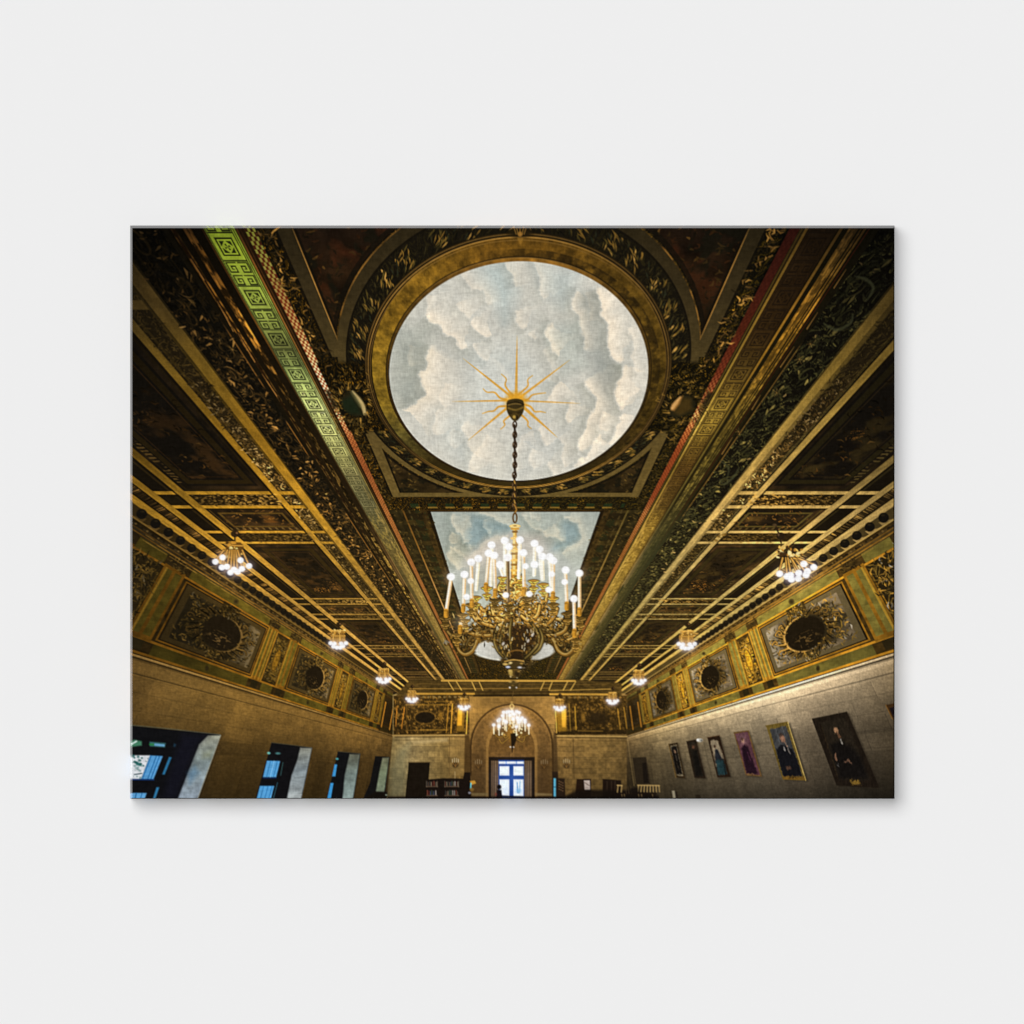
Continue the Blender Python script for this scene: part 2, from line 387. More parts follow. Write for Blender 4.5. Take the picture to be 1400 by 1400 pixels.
    put(lr(band(A, .632, .6365, wX), band(A, .634, .6405, wX)), fil)
    put(lr(band(A, .625, .627, wX), band(A, .625, .629, wX))*.6, fil*.8)
    cL = lr(band(A, .593, .617, wX), band(A, .599, .6225, wX))
    c1 = lr(ramp(PY, [308, 350, 400, 420, 450, 500, 530, 566, 600, 640, 700, 800, 930], [(140, 140, 50), (150, 140, 60), (156, 124, 64), (168, 130, 70), (190, 150, 86), (250, 214, 150), (255, 232, 170), (250, 214, 150), (196, 118, 58), (172, 100, 50), (196, 126, 62), (172, 108, 52), (160, 96, 44)]),
            ramp(PY, [308, 400, 450, 510, 545, 570, 590, 620, 680, 700, 750, 930], [(54, 21, 14), (64, 26, 16), (78, 33, 18), (112, 50, 27), (190, 120, 64), (250, 190, 110), (214, 128, 62), (168, 82, 38), (160, 80, 40), (206, 142, 74), (168, 106, 48), (160, 96, 44)]))
    c2 = lr(ramp(PY, [308, 350, 400, 450, 500, 566, 600, 640, 700, 800, 930], [(54, 26, 14), (84, 36, 18), (104, 40, 20), (128, 56, 28), (150, 72, 34), (150, 72, 34), (146, 72, 36), (140, 72, 36), (150, 84, 38), (146, 86, 40), (140, 84, 38)]),
            ramp(PY, [308, 400, 450, 510, 545, 570, 620, 680, 700, 750, 930], [(50, 19, 13), (58, 23, 15), (68, 28, 16), (84, 34, 19), (110, 44, 22), (140, 64, 30), (136, 58, 28), (136, 60, 30), (150, 74, 34), (150, 84, 36), (150, 84, 38)]))
    ck = (((np.floor((A-.593)/.006) + np.floor(Y/.0088)) % 2) > 0)
    put(cL, np.where(ck[..., None], c1, c2)*ip(PY, [560, 610, 930], [1., .82, .82])[..., None])

    # ---- centre panels (|X|<.6)
    RC = np.hypot(X, Y-.848); TH = np.arctan2(Y-.848, X); RI = np.hypot((X-.002)*1.025, Y-.848)
    inn = band(A, -1, .593, wX)
    h2, r2 = relief(X*84, Y*70, 41, (A < .61) & (PY < 960))
    orn = np.array([20, 17, 10], f4) + (lr([62, 46, 20], [58, 48, 22])-20)*sm(r2, .5, .95)[..., None] + (np.array([170, 124, 46], f4)-20)*(sm(r2, .82, 1)*sm(h2, .5, .75)*sm(fbm(X*14, Y*14, 5, 2), .4, .65))[..., None]
    orn = orn*ip(PY, [308, 420, 520, 640, 700, 930], [.8, .9, .95, 1.05, 1, 1.05])[..., None]+(fine[..., None]-.5)*8
    put(inn, orn)
    # spandrels
    sp = band(A, -1, .513, wX)*band(Y, .20, 1.36, wY)*np.clip((RC-.56)/wX+.5, 0, 1)
    red = ramp(PY, [308, 360, 440, 560, 640, 680], [(28, 19, 12), (37, 24, 13), (40, 27, 13), (46, 34, 17), (48, 36, 18), (48, 37, 18)])
    put(sp, red*(.45+1.0*fbm(X*22, Y*22, 66, 3))[..., None])
    put(sp*sm(fbm(X*30+5, Y*30, 67, 3), .52, .68)*.8, np.array([22, 20, 12], f4)+np.zeros_like(img))
    put(sp*sm(fbm(X*14+5, Y*14, 69, 4), .52, .68)*sm(450-PY, 0, 90)*.7, np.array([70, 36, 18], f4)+np.zeros_like(img))
    leaves(700, .20, .50, 309, 460, 6, [(140, 98, 38), (72, 52, 22), (28, 23, 13), (66, 38, 18)], [.10, .25, .40, .25], .6, 2.2, clump=.55, fade=([308, 380, 460], [.75, .95, 1.])); leaves(120, .42, .50, 600, 676, 5, [(120, 92, 38), (72, 56, 24), (30, 26, 14)], [.25, .4, .35], .7)
    tau = ramp(PY, [308, 400, 480, 560, 640, 700], [(44, 36, 20), (53, 43, 24), (70, 57, 30), (80, 65, 34), (94, 76, 38), (98, 80, 40)])*(.88+.24*fbm(X*80, Y*80, 18, 2))[..., None]
    dk = np.array([20, 16, 10], f4)+np.zeros_like(img)
    vz = (np.abs(Y-.84) > .155).astype(f4)*band(Y, .2, 1.385, wY)
    put(band(A, .500, .508, wX)*vz*np.clip((RC-.56)/wX+.5, 0, 1)*.8, dk)
    put(band(A, .508, .545, wX)*vz, tau)
    put(band(A, .545, .552, wX)*vz*.8, dk)
    put(band(A, .5075, .5102, wX)*vz*sm(500-PY, 20, 60)*ip(PY, [308, 330, 380, 450], [.25, .75, 1, .9]), np.array([178, 128, 58], f4)+np.zeros_like(img))
    # garland ring under the taupe ring
    g_r = (A < .52).astype(f4)
    clipA = np.clip((.552-A)/wX+.5, 0, 1)
    put(np.clip((.535-RC)/wX+.5, 0, 1)*clipA*band(Y, .1, 1.43, wY), np.array([23, 19, 12], f4)+np.zeros_like(img))
    NL = 46
    cell = (TH/(2*np.pi)*NL) % 1; rr = (RC-.476)/(.528-.476)
    lit = ip(np.degrees(TH), [-180, -135, -90, -45, 0, 45, 90, 135, 180], [.55, .75, .45, .75, .9, .95, .9, .85, .55])
    gmask = band(RC, .474, .530, wX)*clipA
    put(gmask*sm(r2, .5, .95)*.8, np.array([52, 44, 21], f4)*lit[..., None]*1.1)
    NG = 38
    for kq in range(NG):
        th0 = (kq+RS.uniform(-.15, .15))/NG*2*np.pi
        lt = np.interp(((np.degrees(th0)+180) % 360)-180, [-180, -135, -90, -45, 0, 45, 90, 135, 180], [.75, .95, .7, .9, 1., .95, .95, .9, .75])
        sgn = 1 if np.cos(th0) > 0 else -1
        for j in range(30):
            dark_ = j < 12
            r0 = .477+RS.uniform(0, .040); tq = th0+(RS.uniform(-.10, .0) if dark_ else RS.uniform(-.03, .05))
            dr, dt = RS.uniform(.004, .016), sgn*RS.uniform(-.045, -.005)
            if r0+dr > .525 or abs((r0+dr)*np.cos(tq)) > .54: continue
            p0 = ceil_px(r0*np.cos(tq), .848+r0*np.sin(tq)); p1 = ceil_px((r0+dr)*np.cos(tq+dt), .848+(r0+dr)*np.sin(tq+dt))
            b_ = RS.uniform()
            if dark_: c3 = np.array([(20, 18, 12), (58, 50, 26), (44, 46, 30)][RS.choice(3, p=[.5, .3, .2])])
            else: c3 = np.array((222, 168, 80)) if b_ > .90 else np.array((148, 110, 44)) if b_ > .45 else np.array((92, 76, 32))
            kk2 = .95 if p0[1] > 560 else 1.25
            stroke([p0, ((p0[0]+p1[0])/2+.6, (p0[1]+p1[1])/2-.6), p1], [.5, 1.7*kk2, .4], c3*lt, .88, .5)
    # inner lip of taupe
    put(band(RC, .526, .5315, wX)*clipA*.8, dk)
    put(band(RC, .5305, .5535, wX)*np.clip((.545-A)/wX+.5, 0, 1)*band(Y, .2, 1.384, wY), tau)
    put(band(RC, .5535, .5565, wX)*(A < .51)*sm(520-PY, 0, 40)*(.25+.7*sm(fbm(TH*9, RC*3, 87, 2), .42, .6)), np.array([140, 98, 42], f4)+np.zeros_like(img))
    put(band(RC, .5575, .569, wX)*(A < .505)*.75, dk)
    # apex blocks where ring meets the rails
    bl = band(A, .44, .60, wX)*sm(.150-np.abs(Y-.843), 0, .02)*np.clip((RC-.475)/wX+.5, 0, 1)
    put(bl, orn*.85)
    # circle frame
    def RB(lo, hi, col, al=1.):
        put(band(RC if lo > .45 else RI, lo, hi, wX)*al, col)
    td = np.degrees(TH)   # -180 left, -90 near(top), 0 right, 90 far(bottom)
    cove = ramp(td, [-180, -160, -140, -120, -100, -80, -60, -30, 0, 20, 45, 90, 135, 160, 180],
                [(122, 96, 30), (146, 112, 34), (130, 96, 28), (146, 106, 32), (112, 78, 24), (100, 70, 22), (92, 67, 22), (92, 68, 22), (80, 60, 20), (66, 50, 19), (58, 44, 18), (58, 46, 18), (58, 46, 19), (92, 80, 36), (122, 96, 30)])
    cove = cove*(.34+1.15*fbm(X*44, Y*44, 29, 5, .65))[..., None]
    RB(.460, .478, np.array([38, 28, 13], f4)+np.zeros_like(img))
    RB(.424, .470, cove)
    put(band(RC, .424, .445, wX)*ip(td, [-120, -80, -30, 0, 30, 60], [0, .55, .6, .4, .4, .0])*sm(fbm(X*60, Y*60, 37, 4), .3, .62), np.array([26, 19, 10], f4)+np.zeros_like(img))
    hl = ip(td, [-180, -150, -120, -90, -60, -30, 0, 30, 60, 90, 120, 150, 180], [.6, .9, .9, .9, .7, .7, .7, .9, 1, 1, .9, .6, .6])
    gl2 = np.array([186, 138, 64], f4)*hl[..., None]
    RB(.467, .4695, gl2, .9); RB(.4615, .4635, gl2*.8, .7)
    RB(.4735, .4755, gl2*.75, .8)
    far = sm(td, 20, 60)*sm(180-td, 25, 60)
    put(band(RC, .424, .458, wX)*far*.85, np.array([48, 38, 16], f4)*(.7+.6*fbm(X*26, Y*26, 29, 2))[..., None])
    put(band(RC, .4595, .4645, wX)*far*.9, np.array([160, 114, 42], f4)+np.zeros_like(img))
    put(band(RC, .468, .4715, wX)*far*.9, np.array([196, 148, 66], f4)*np.clip(.55+.6*np.cos(np.radians(td-62)), .5, 1)[..., None])
    RB(.416, .4275, ramp(td, [-180, -150, -120, -90, -60, 0, 60, 90, 180], [(52, 36, 15), (74, 54, 20), (88, 62, 24), (150, 104, 38), (96, 68, 26), (52, 40, 17), (52, 40, 17), (46, 36, 14), (52, 36, 15)])*(.75+.5*fbm(X*70, Y*70, 9, 2))[..., None])
    RB(.4265, .4295, np.array([28, 20, 10], f4)+np.zeros_like(img), .8)
    RB(.4255, .4275, gl2*.8, ip(td, [-150, -110, -70, -40], [0, .8, .8, 0]))
    # cross borders and the rectangular sky
    xb = band(A, -1, .593, wX)*band(Y, 1.388, 1.504, wY)
    put(xb, orn*1.05)
    put(band(A, -1, .535, wX)*band(Y, 1.353, 1.383, wY)*np.clip((RC-.53)/wX, 0, 1), tau)
    put(band(A, -1, .50, wX)*band(Y, 1.435, 1.468, wY)*(np.sin(X*78) > .1)*.75, np.array([30, 44, 24], f4)+np.zeros_like(img))
    put(band(A, -1, .46, wX)*band(Y, 1.462, 1.472, wY)*(np.sin(X*78) > -.2)*.85, np.array([140, 106, 40], f4)+np.zeros_like(img))
    put(band(A, -1, .43, wX)*band(Y, 1.485, 1.504, wY)*.8, np.array([56, 38, 15], f4)+np.zeros_like(img))
    rb_ = band(A, .398, .593, wX)*band(Y, 1.49, 5.2, wY)
    stripes = np.array([32, 25, 12], f4)+np.array([32, 26, 10], f4)*(sm(np.sin(Y*60), -.2, .6)*noise(X*60, Y*30, 4))[..., None]
    put(rb_, stripes)
    put(rb_*band(A, .398, .415, wX)*.8, np.array([24, 17, 9], f4)+np.zeros_like(img))
    put(rb_*band(A, .415, .445, wX)*.7, np.array([58, 42, 18], f4)*(.6+.8*noise(X*70, Y*40, 14))[..., None])
    put(rb_*band(A, .448, .485, wX)*sm(np.sin(Y*48)+1.4*(fbm(X*90, Y*50, 19, 3)-.5)*2, -.1, .5)*.55, np.array([27, 33, 18], f4)+np.zeros_like(img))
    put(rb_*band(A, .494, .502, wX)*(np.sin(Y*110) > -.2)*.7, np.array([74, 60, 30], f4)+np.zeros_like(img))
    put(rb_*band(A, .522, .530, wX), lr(ramp(PY, [700, 760, 830, 930], [(90, 62, 24), (124, 86, 34), (190, 140, 80), (130, 96, 44)]), ramp(PY, [700, 760, 830, 930], [(84, 70, 32), (128, 100, 46), (170, 130, 66), (130, 96, 44)])))
    put(rb_*band(A, .535, .59, wX)*.7, np.array([36, 30, 15], f4)*(.5+noise(X*60, Y*36, 24))[..., None])

    # ---------- painted skies
    def sky(mask_s, mask, basecol, edges, blobs):
        s = mask_s
        x, y = PX[s], PY[s]
        wx_ = x+(fbm(x/8., y/8., 301, 4, .6)-.5)*9; wy_ = y+(fbm(x/8., y/8., 311, 4, .6)-.5)*9
        acc = np.zeros(x.shape+(3,), f4)+np.asarray(basecol, f4)
        for (pts, col, al, soft) in blobs:
            n = len(pts); m = polym(pts, s, soft)
            al = al*.82; acc = acc*(1-(m*al)[..., None])+np.asarray(col, f4)*(m*al)[..., None]
        for (pts, side, st, wi, wo) in edges:
            pts = smooth(pts, 4)
            best = np.full(x.shape, 1e9, f4); sg = np.zeros(x.shape, f4); tt = np.zeros(x.shape, f4)
            n = len(pts)-1
            for k in range(n):
                a, b = pts[k], pts[k+1]
                d, t = segd(wx_, wy_, a, b)
                cr = (b[0]-a[0])*(wy_-a[1])-(b[1]-a[1])*(wx_-a[0])
                up = d < best
                best = np.where(up, d, best); sg = np.where(up, np.sign(cr)*side, sg); tt = np.where(up, (k+t)/n, tt)
            endf = sm(tt, 0, .06)*sm(1-tt, 0, .06)
            i = np.exp(-best/wi)*(sg > 0)*st*endf
            o = np.exp(-best/wo)*(sg <= 0)*st*endf
            e = np.clip(best/3.0, 0, 1)
            acc = acc + (i*(.15+.85*e))[..., None]*np.array([36, 26, 16], f4) - (o*(.15+.85*e))[..., None]*np.array([22, 21, 22], f4)
        acc = acc + ((fbm(x/16, y/24, 321, 4, .6)-.5)*20)[..., None]*np.array([1.1, 1., .85], f4)
        acc = acc*np.array([1.02, 1., .968], f4)
        mm = mask[..., None]
        img[s] = img[s]*(1-mm)+acc*mm
    s = sl(525, 350, 895, 665)
    cm = np.clip((.4185-RI[s])/wX[s]+.5, 0, 1)
    E1 = [
     ([(631, 372), (639, 387), (646, 396), (657, 397), (664, 405), (668, 418)], -1, .8, 7, 6),
     ([(579.7, 432), (590, 442), (604, 447), (607, 458), (615, 461), (623, 466), (631, 477), (641, 474)], -1, 1.25, 12, 12),
     ([(645, 470), (649, 481), (660, 490), (668, 494)], -1, .9, 9, 8),
     ([(582, 404), (584, 421), (580, 434)], -1, .7, 12, 8),
     ([(642, 441), (653, 454), (664, 460), (672, 459)], -1, 1.1, 13, 8),
     ([(625, 414), (630, 424), (642, 436)], -1, .6, 14, 9),
     ([(690, 357), (692, 368), (698, 377), (703, 393)], -1, 1.0, 9, 9),
     ([(590, 470), (583, 486), (582, 505), (575, 507), (573.5, 518), (577, 529), (582, 537), (578, 543), (569, 548), (567, 552), (553, 558), (551, 563)], -1, 1.35, 22, 18),
     ([(592, 564), (596, 574), (591, 582), (594, 595)], -1, .6, 16, 8),
     ([(633, 574), (630, 587), (634, 594), (638, 600), (638, 609), (645, 620), (641, 630), (640, 639), (645, 650)], -1, .8, 18, 9),
     ([(728, 356), (735, 371), (738, 385), (737, 401), (744, 412)], -1, .8, 12, 10),
     ([(702, 424), (708, 446), (721, 451)], -1, .8, 15, 8), ([(722, 457), (730, 466), (736, 463)], -1, .7, 8, 6),
     ([(755, 438), (745, 448), (746, 459), (753, 469), (756, 481), (764, 488)], -1, 1.25, 13, 9),
     ([(789, 395), (781, 408), (781, 425), (791, 432), (792, 446), (796, 457), (797, 484)], -1, 1.05, 12, 14),
     ([(815, 392), (818, 408), (823, 417), (821, 427), (826, 438), (832, 444), (830, 462), (832, 477), (836, 489), (844, 496), (853, 498)], -1, 1.5, 17, 17),
     ([(852, 498), (848, 517), (842, 525), (840, 541), (844, 551), (851, 561)], -1, 1.3, 17, 15),
     ([(853, 562), (845, 577), (841, 592), (832, 608)], -1, 1.1, 16, 12),
     ([(876, 530), (862, 545), (850, 556)], 1, .7, 12, 7),
     ([(796, 520), (804, 532), (809, 540), (813, 548), (811, 561), (803, 571), (800, 584), (794, 596), (789, 608), (794, 619)], -1, 1.3, 20, 14),
     ([(782, 546), (772, 568), (778, 579)], -1, 1.0, 14, 8), ([(768, 519), (752, 535), (747, 549)], -1, 1.0, 18, 9),
     ([(734, 585), (741, 601), (747, 611)], -1, .9, 13, 8),
     ([(821, 593), (812, 603), (806, 615), (800, 622), (794, 623)], -1, 1.1, 13, 9),
     ([(794, 624), (788, 634), (786, 641)], -1, .9, 14, 8), ([(746, 634), (752, 641), (755, 652)], -1, .8, 12, 7),
     ([(727, 588), (713, 594), (710, 602)], -1, .6, 12, 7), ([(664, 592), (656, 606), (647, 620)], -1, .5, 15, 8), ([(712, 600), (704, 612), (700, 628), (704, 645)], -1, .7, 10, 7), ([(727, 612), (722, 628), (728, 642)], -1, .7, 10, 6), ([(762, 600), (770, 612), (766, 628), (772, 640)], -1, .8, 10, 7), ([(858, 450), (866, 470), (862, 490), (872, 512)], -1, .7, 10, 8), ([(800, 400), (806, 420), (804, 440)], -1, .5, 10, 8), ([(606, 520), (600, 545), (608, 560)], -1, .5, 14, 8), ([(740, 478), (752, 500), (748, 520)], -1, .5, 12, 8), ([(560, 470), (556, 490), (562, 505)], -1, .5, 10, 7), ([(618, 585), (612, 600), (620, 615)], -1, .5, 12, 7), ([(826, 560), (818, 578), (822, 592)], -1, .8, 10, 8),
     ([(672, 486), (690, 500), (700, 520)], 1, .3, 18, 12),
    ]
    B1 = [([(531, 440), (590, 445), (583, 500), (575, 520), (580, 545), (552, 560), (528, 540)], (166, 172, 166), .85, 14),
          ([(650, 360), (690, 356), (705, 400), (690, 440), (672, 400)], (172, 190, 194), .8, 14),
          ([(728, 356), (800, 370), (770, 420), (745, 400)], (180, 194, 196), .7, 14),
          ([(790, 400), (818, 400), (830, 450), (835, 490), (850, 500), (838, 560), (820, 545), (800, 480)], (164, 170, 168), .75, 12),
          ([(745, 450), (790, 440), (800, 500), (770, 510), (755, 480)], (176, 186, 182), .7, 12),
          ([(770, 490), (800, 500), (760, 525), (745, 530)], (176, 182, 178), .6, 10),
          ([(590, 560), (640, 560), (640, 640), (600, 600)], (194, 204, 206), .6, 14),
          ([(640, 480), (700, 470), (740, 520), (700, 570), (640, 560)], (198, 208, 210), .6, 20),
          ([(700, 580), (780, 590), (780, 640), (700, 655)], (194, 199, 199), .6, 16)]
    sky(s, cm, (200, 201, 195), E1, B1)
    # rectangular sky
    s = sl(580, 695, 830, 880)
    rm = band(A, -1, .398, wX)[s]*band(Y, 1.504, 3.25, wY)[s]
    q14 = lambda ox, oy, *p: [(ox+a/14., oy+b/14.) for a, b in p]
    E2 = [(q14(600, 700, (300, 0), (225, 110), (240, 240), (300, 320), (380, 400), (460, 540), (570, 600)), -1, 1.3, 8, 6),
          (q14(600, 700, (250, 370), (200, 520), (235, 640)), -1, 1.2, 7, 5), (q14(600, 700, (190, 660), (155, 820), (200, 940), (300, 1040), (340, 1140)), -1, 1.3, 9, 5),
          (q14(600, 700, (250, 720), (400, 830), (490, 915)), -1, .9, 5, 4), (q14(600, 700, (810, 150), (850, 260), (890, 340), (970, 405)), -1, 1.3, 5, 4),
          (q14(600, 700, (480, 900), (700, 720), (900, 520), (1100, 420), (1360, 430)), 1, .9, 11, 5), (q14(600, 700, (760, 10), (1000, 110), (1200, 220), (1390, 260)), -1, 1.2, 8, 6),
          (q14(600, 700, (570, 600), (560, 680), (620, 760)), -1, .9, 6, 4), (q14(600, 700, (610, 60), (600, 200), (640, 280)), 1, .8, 6, 4),
          (q14(700, 700, (1000, 60), (1020, 130), (1220, 220), (1300, 420), (1260, 550), (1100, 650), (930, 760)), -1, 1.2, 8, 6),
          (q14(700, 700, (560, 320), (600, 440), (720, 500), (840, 520), (1020, 560)), -1, 1.2, 8, 5), (q14(700, 700, (150, 60), (250, 160), (330, 260), (420, 330), (560, 380)), -1, 1., 6, 5),
          (q14(700, 700, (850, 240), (900, 330), (950, 380)), 1, .8, 6, 4), (q14(700, 700, (300, 40), (420, 140), (560, 160)), -1, .8, 6, 4)]
    B2 = [(q14(600, 700, (640, 60), (880, 110), (1150, 190), (1390, 260), (1390, 380), (1100, 400), (900, 480), (720, 680), (600, 620), (470, 520), (590, 300)), (122, 146, 157), .9, 6),
          (q14(600, 700, (240, 400), (450, 540), (600, 760), (500, 900), (320, 1100), (180, 940), (160, 700)), (150, 155, 146), .8, 5),
          (q14(600, 700, (520, 900), (900, 540), (1390, 440), (1390, 1400), (500, 1400)), (146, 142, 138), .85, 7),
          (q14(700, 700, (930, 250), (1000, 150), (1230, 240), (1300, 420), (1250, 550), (1080, 650), (880, 740), (700, 760), (820, 600), (1000, 560), (950, 450)), (124, 148, 158), .9, 5),
          (q14(700, 700, (130, 100), (300, 200), (420, 180), (520, 280), (500, 330), (330, 300), (150, 200)), (146, 158, 156), .7, 3),
          (q14(700, 700, (0, 420), (560, 420), (700, 560), (700, 900), (0, 900)), (152, 148, 143), .85, 7),
          (q14(700, 700, (560, 560), (780, 500), (820, 620), (640, 740)), (148, 156, 156), .7, 4),
          (q14(700, 700, (200, 900), (1100, 900), (1100, 1500), (200, 1500)), (142, 150, 150), .7, 7),
          (q14(600, 700, (400, 1000), (1300, 1000), (1300, 1500), (400, 1500)), (134, 142, 140), .7, 7)]
    sky(s, rm, (152, 162, 160), E2, B2)
    # far round sky
    ell(702.5, 888.5, 57.5, 17.5, (44, 34, 15), .9, 1.5)
    ell(702.5, 888.8, 55.5, 15.4, (206, 206, 198), 1, .8)
    poly([(650, 892), (664, 888), (668, 896), (655, 897)], (180, 190, 190), .6, 2)
    img_weave = None

    for a0, a1 in ((.709, .7125), (.7165, .7195), (.7235, .727), (.7325, .7345)):
        put(band(A, a0, a1, wX)*ip(PY, [700, 780, 860, 930], [0, .8, .9, .6])*sm(fbm(Y*9, A*50, 57, 2), .25, .55), lr([170, 128, 72], [186, 148, 90])+np.zeros_like(img))
    put(band(A, .6385, .66, wX)*ip(PY, [640, 720, 800, 900], [0, .5, .55, .3])*sm(fbm(X*160, Y*24, 58, 4), .4, .65), lr([186, 150, 76], [206, 164, 76])+np.zeros_like(img))
    def unit(side, a0, y0, r, turn, dk_, md, hi):
        c0 = ceil_px(side*a0, y0); zq = (F*s_+(700-c0[1])*c_)/400.
        if not (PX0-20 < c0[0] < PX0+PW+20): return
        f_ = np.interp(c0[1], [308, 420, 520, 640, 930], [.5, .7, .95, 1.05, 1.0])
        sp_ = [ceil_px(side*(a0+r*(1-t/9)*np.cos(t*turn)), y0+r*(1-t/9)*1.25*np.sin(t*turn)) for t in np.linspace(0, 7.5, 16)]
        stroke(sp_, [4.2*zq+.3, 3.2*zq+.3, 1.2], np.array(dk_), .7, .8); i0 = RS.randint(0, 4); stroke(sp_[i0:], [.6, 2.6*zq+.2, 1.6*zq+.2, .6], np.array(md)*f_*RS.uniform(.7, 1.), .75, .7); i1 = RS.randint(0, 7); stroke([(x-.5*zq, y-.6*zq) for x, y in sp_[i1:i1+4]], [.3, 1.0*zq+.1, .3], np.array(hi)*f_*RS.uniform(.5, 1.), .75, .5)
        for q_ in range(9):
            t = RS.uniform(0, 6.28); p0 = ceil_px(side*(a0+r*.9*np.cos(t)), y0+r*1.1*np.sin(t)); p1 = ceil_px(side*(a0+r*1.55*np.cos(t+.35)), y0+r*1.9*np.sin(t+.35))
            if not .80 < a0+r*1.55*np.cos(t+.35) < .92: continue
            stroke([p0, ((p0[0]+p1[0])/2+zq, (p0[1]+p1[1])/2-zq), p1], [.6, 2.8*zq+.2, .4], np.array(dk_ if q_ % 3 == 0 else md if q_ % 3 == 1 else hi)*f_*RS.uniform(.6, 1.1), .85, .5)
    for side, md, hi in ((-1, (74, 54, 24), (190, 138, 66)), (1, (70, 66, 34), (150, 130, 66))):
        yq = .22; i_ = 0
        while yq < 3.6:
            if RS.uniform() < .85: unit(side, (.845 if i_ % 2 else .878)+RS.uniform(-.008, .008), yq, RS.uniform(.020, .033), 1 if i_ % 2 else -1, (14, 12, 8), md, hi); yq += .088; i_ += 1
    fd = ([308, 400, 480, 560, 640, 720, 930], [.42, .55, .85, 1.0, 1.15, 1.3, 1.25])
    gl_ = [(38, 29, 15), (66, 48, 21), (138, 96, 42), (220, 164, 86)]; gr_ = [(36, 34, 19), (56, 52, 27), (92, 82, 40), (176, 142, 80)]
    for side, cc_ in ((-1, gl_), (1, gr_)):
        leaves(700, .805, .915, 310, 720, 5.2, cc_, [.55, .31, .11, .03], .75, 2.0, .6, side, .5, fd)
        leaves(450, .805, .92, 690, 925, 8, cc_, [.5, .36, .12, .02], .75, 2.0, .9, side, 0, fd)
        leaves(420, .972, 1.033, 520, 720, 6, [(60, 46, 22), (130, 96, 44), (230, 186, 110)], [.4, .38, .22], .85, 1.7, 1.3, side, 0, ([520, 600, 640, 690, 720], [.45, .7, 1.1, 1.1, .7]))
        leaves(260, .972, 1.033, 700, 900, 6, [(60, 46, 22), (120, 92, 44), (200, 160, 90)], [.45, .4, .15], .8, 1.6, 1.3, side)
        leaves(110, .972, 1.033, 330, 540, 7, [(46, 36, 18), (74, 58, 26)], [.6, .4], .7, 1.7, 1., side, 0, fd)
        leaves(150, .553, .592, 312, 500, 8, [(44, 34, 17), (120, 86, 38), (200, 146, 66)], [.5, .36, .14], .85, 1.7, .8, side, .5)
        leaves(230, .553, .592, 570, 900, 6, [(56, 44, 20), (88, 68, 28), (120, 92, 38)], [.5, .35, .15], .75, 1.6, .8, side)
        leaves(200, .40, .52, 700, 880, 6, [(58, 46, 20), (90, 68, 28), (38, 46, 24), (24, 18, 10)], [.35, .2, .15, .3], .65, 1.8, .8, side)
        # cross strips and the figured bottoms of the large coffers
        for kk_ in range(3):
            for (ya, yb_) in ((.014, .096), (.347, .437)):
                for _ in range([150, 90, 50][kk_]):
                    a, yq = RS.uniform(1.05, 1.43), .086+P*(kk_+1)+RS.uniform(ya, yb_)
                    x, yp = ceil_px(side*a, yq); zq = (F*s_+(700-yp)*c_)/400.
                    if not PX0 < x < PX0+PW: continue
                    br_ = np.interp(a, [1.05, 1.2, 1.43], [1.1, .85, .5])*RS.uniform(.5, 1.2)*(1 if ya < .1 else .6)
                    t = RS.uniform(0, 6.28); l = 7*zq
                    stroke([(x, yp), (x+l*.6*np.cos(t), yp+l*.25*np.sin(t)), (x+l*.9*np.cos(t+1.2), yp+l*.4*np.sin(t+1.2))], [.5, 1.5*zq+.4, .3], np.array((196, 148, 66))*br_, .8)
            for _ in range([120, 90, 50][kk_]):
                a, yq = RS.uniform(1.14, 1.37), .086+P*kk_+RS.uniform(.62, 1.16)
                x, yp = ceil_px(side*a, yq); zq = (F*s_+(700-yp)*c_)/400.
                if not PX0 < x < PX0+PW: continue
                br_ = np.interp((yq-.086-P*kk_), [.62, .95, 1.16], [.25, .5, 1.])*RS.uniform(.4, 1.2)*(.75 if kk_ == 0 else 1.)
                t = RS.uniform(-.5, .9) if RS.uniform() < .6 else RS.uniform(0, 6.28); l = 10*zq*RS.uniform(.5, 1.4)
                col = [(140, 92, 36), (84, 58, 24), (204, 146, 64), (46, 34, 17)][RS.choice(4, p=[.22, .42, .06, .30])]
                stroke([(x, yp), (x+l*.5*np.cos(t), yp+l*.4*np.sin(t)), (x+l*np.cos(t+.5), yp+l*.6*np.sin(t+.5))], [.5, 2.0*zq+.3, .3], np.array(col)*br_, .8)
            for _ in range([60, 40, 30][kk_]):
                yq = .086+P*(kk_+1)+RS.uniform(.13, .31); a = RS.uniform(1.08, 1.42)
                x, yp = ceil_px(side*a, yq); zq = (F*s_+(700-yp)*c_)/400.
                if not PX0 < x < PX0+PW: continue
                stroke([(x, yp), (x+6*zq*RS.uniform(-1, 1), yp+2*zq)], 1.3*zq+.3, np.array((130, 88, 36))*RS.uniform(.35, 1.1), .75)
        # leaf tips of the strip beside the wall
        for i_ in range(90):
            yq = 1.30+i_*.03; 
            for off in (0, .3, .6):
                x, yp = ceil_px(side*1.632, yq+off*.03); x2, y2 = ceil_px(side*(1.672+RS.uniform(-.006, .006)), yq+off*.03+.018)
                if not PX0 < x < PX0+PW: continue
                stroke([(x, yp), (x2, y2)], [2.0, .6], np.array((140, 100, 44) if side < 0 else (190, 146, 70))*RS.uniform(.15, 1.)*(1.15 if (int(yq*9) % 2) else .6), .8)
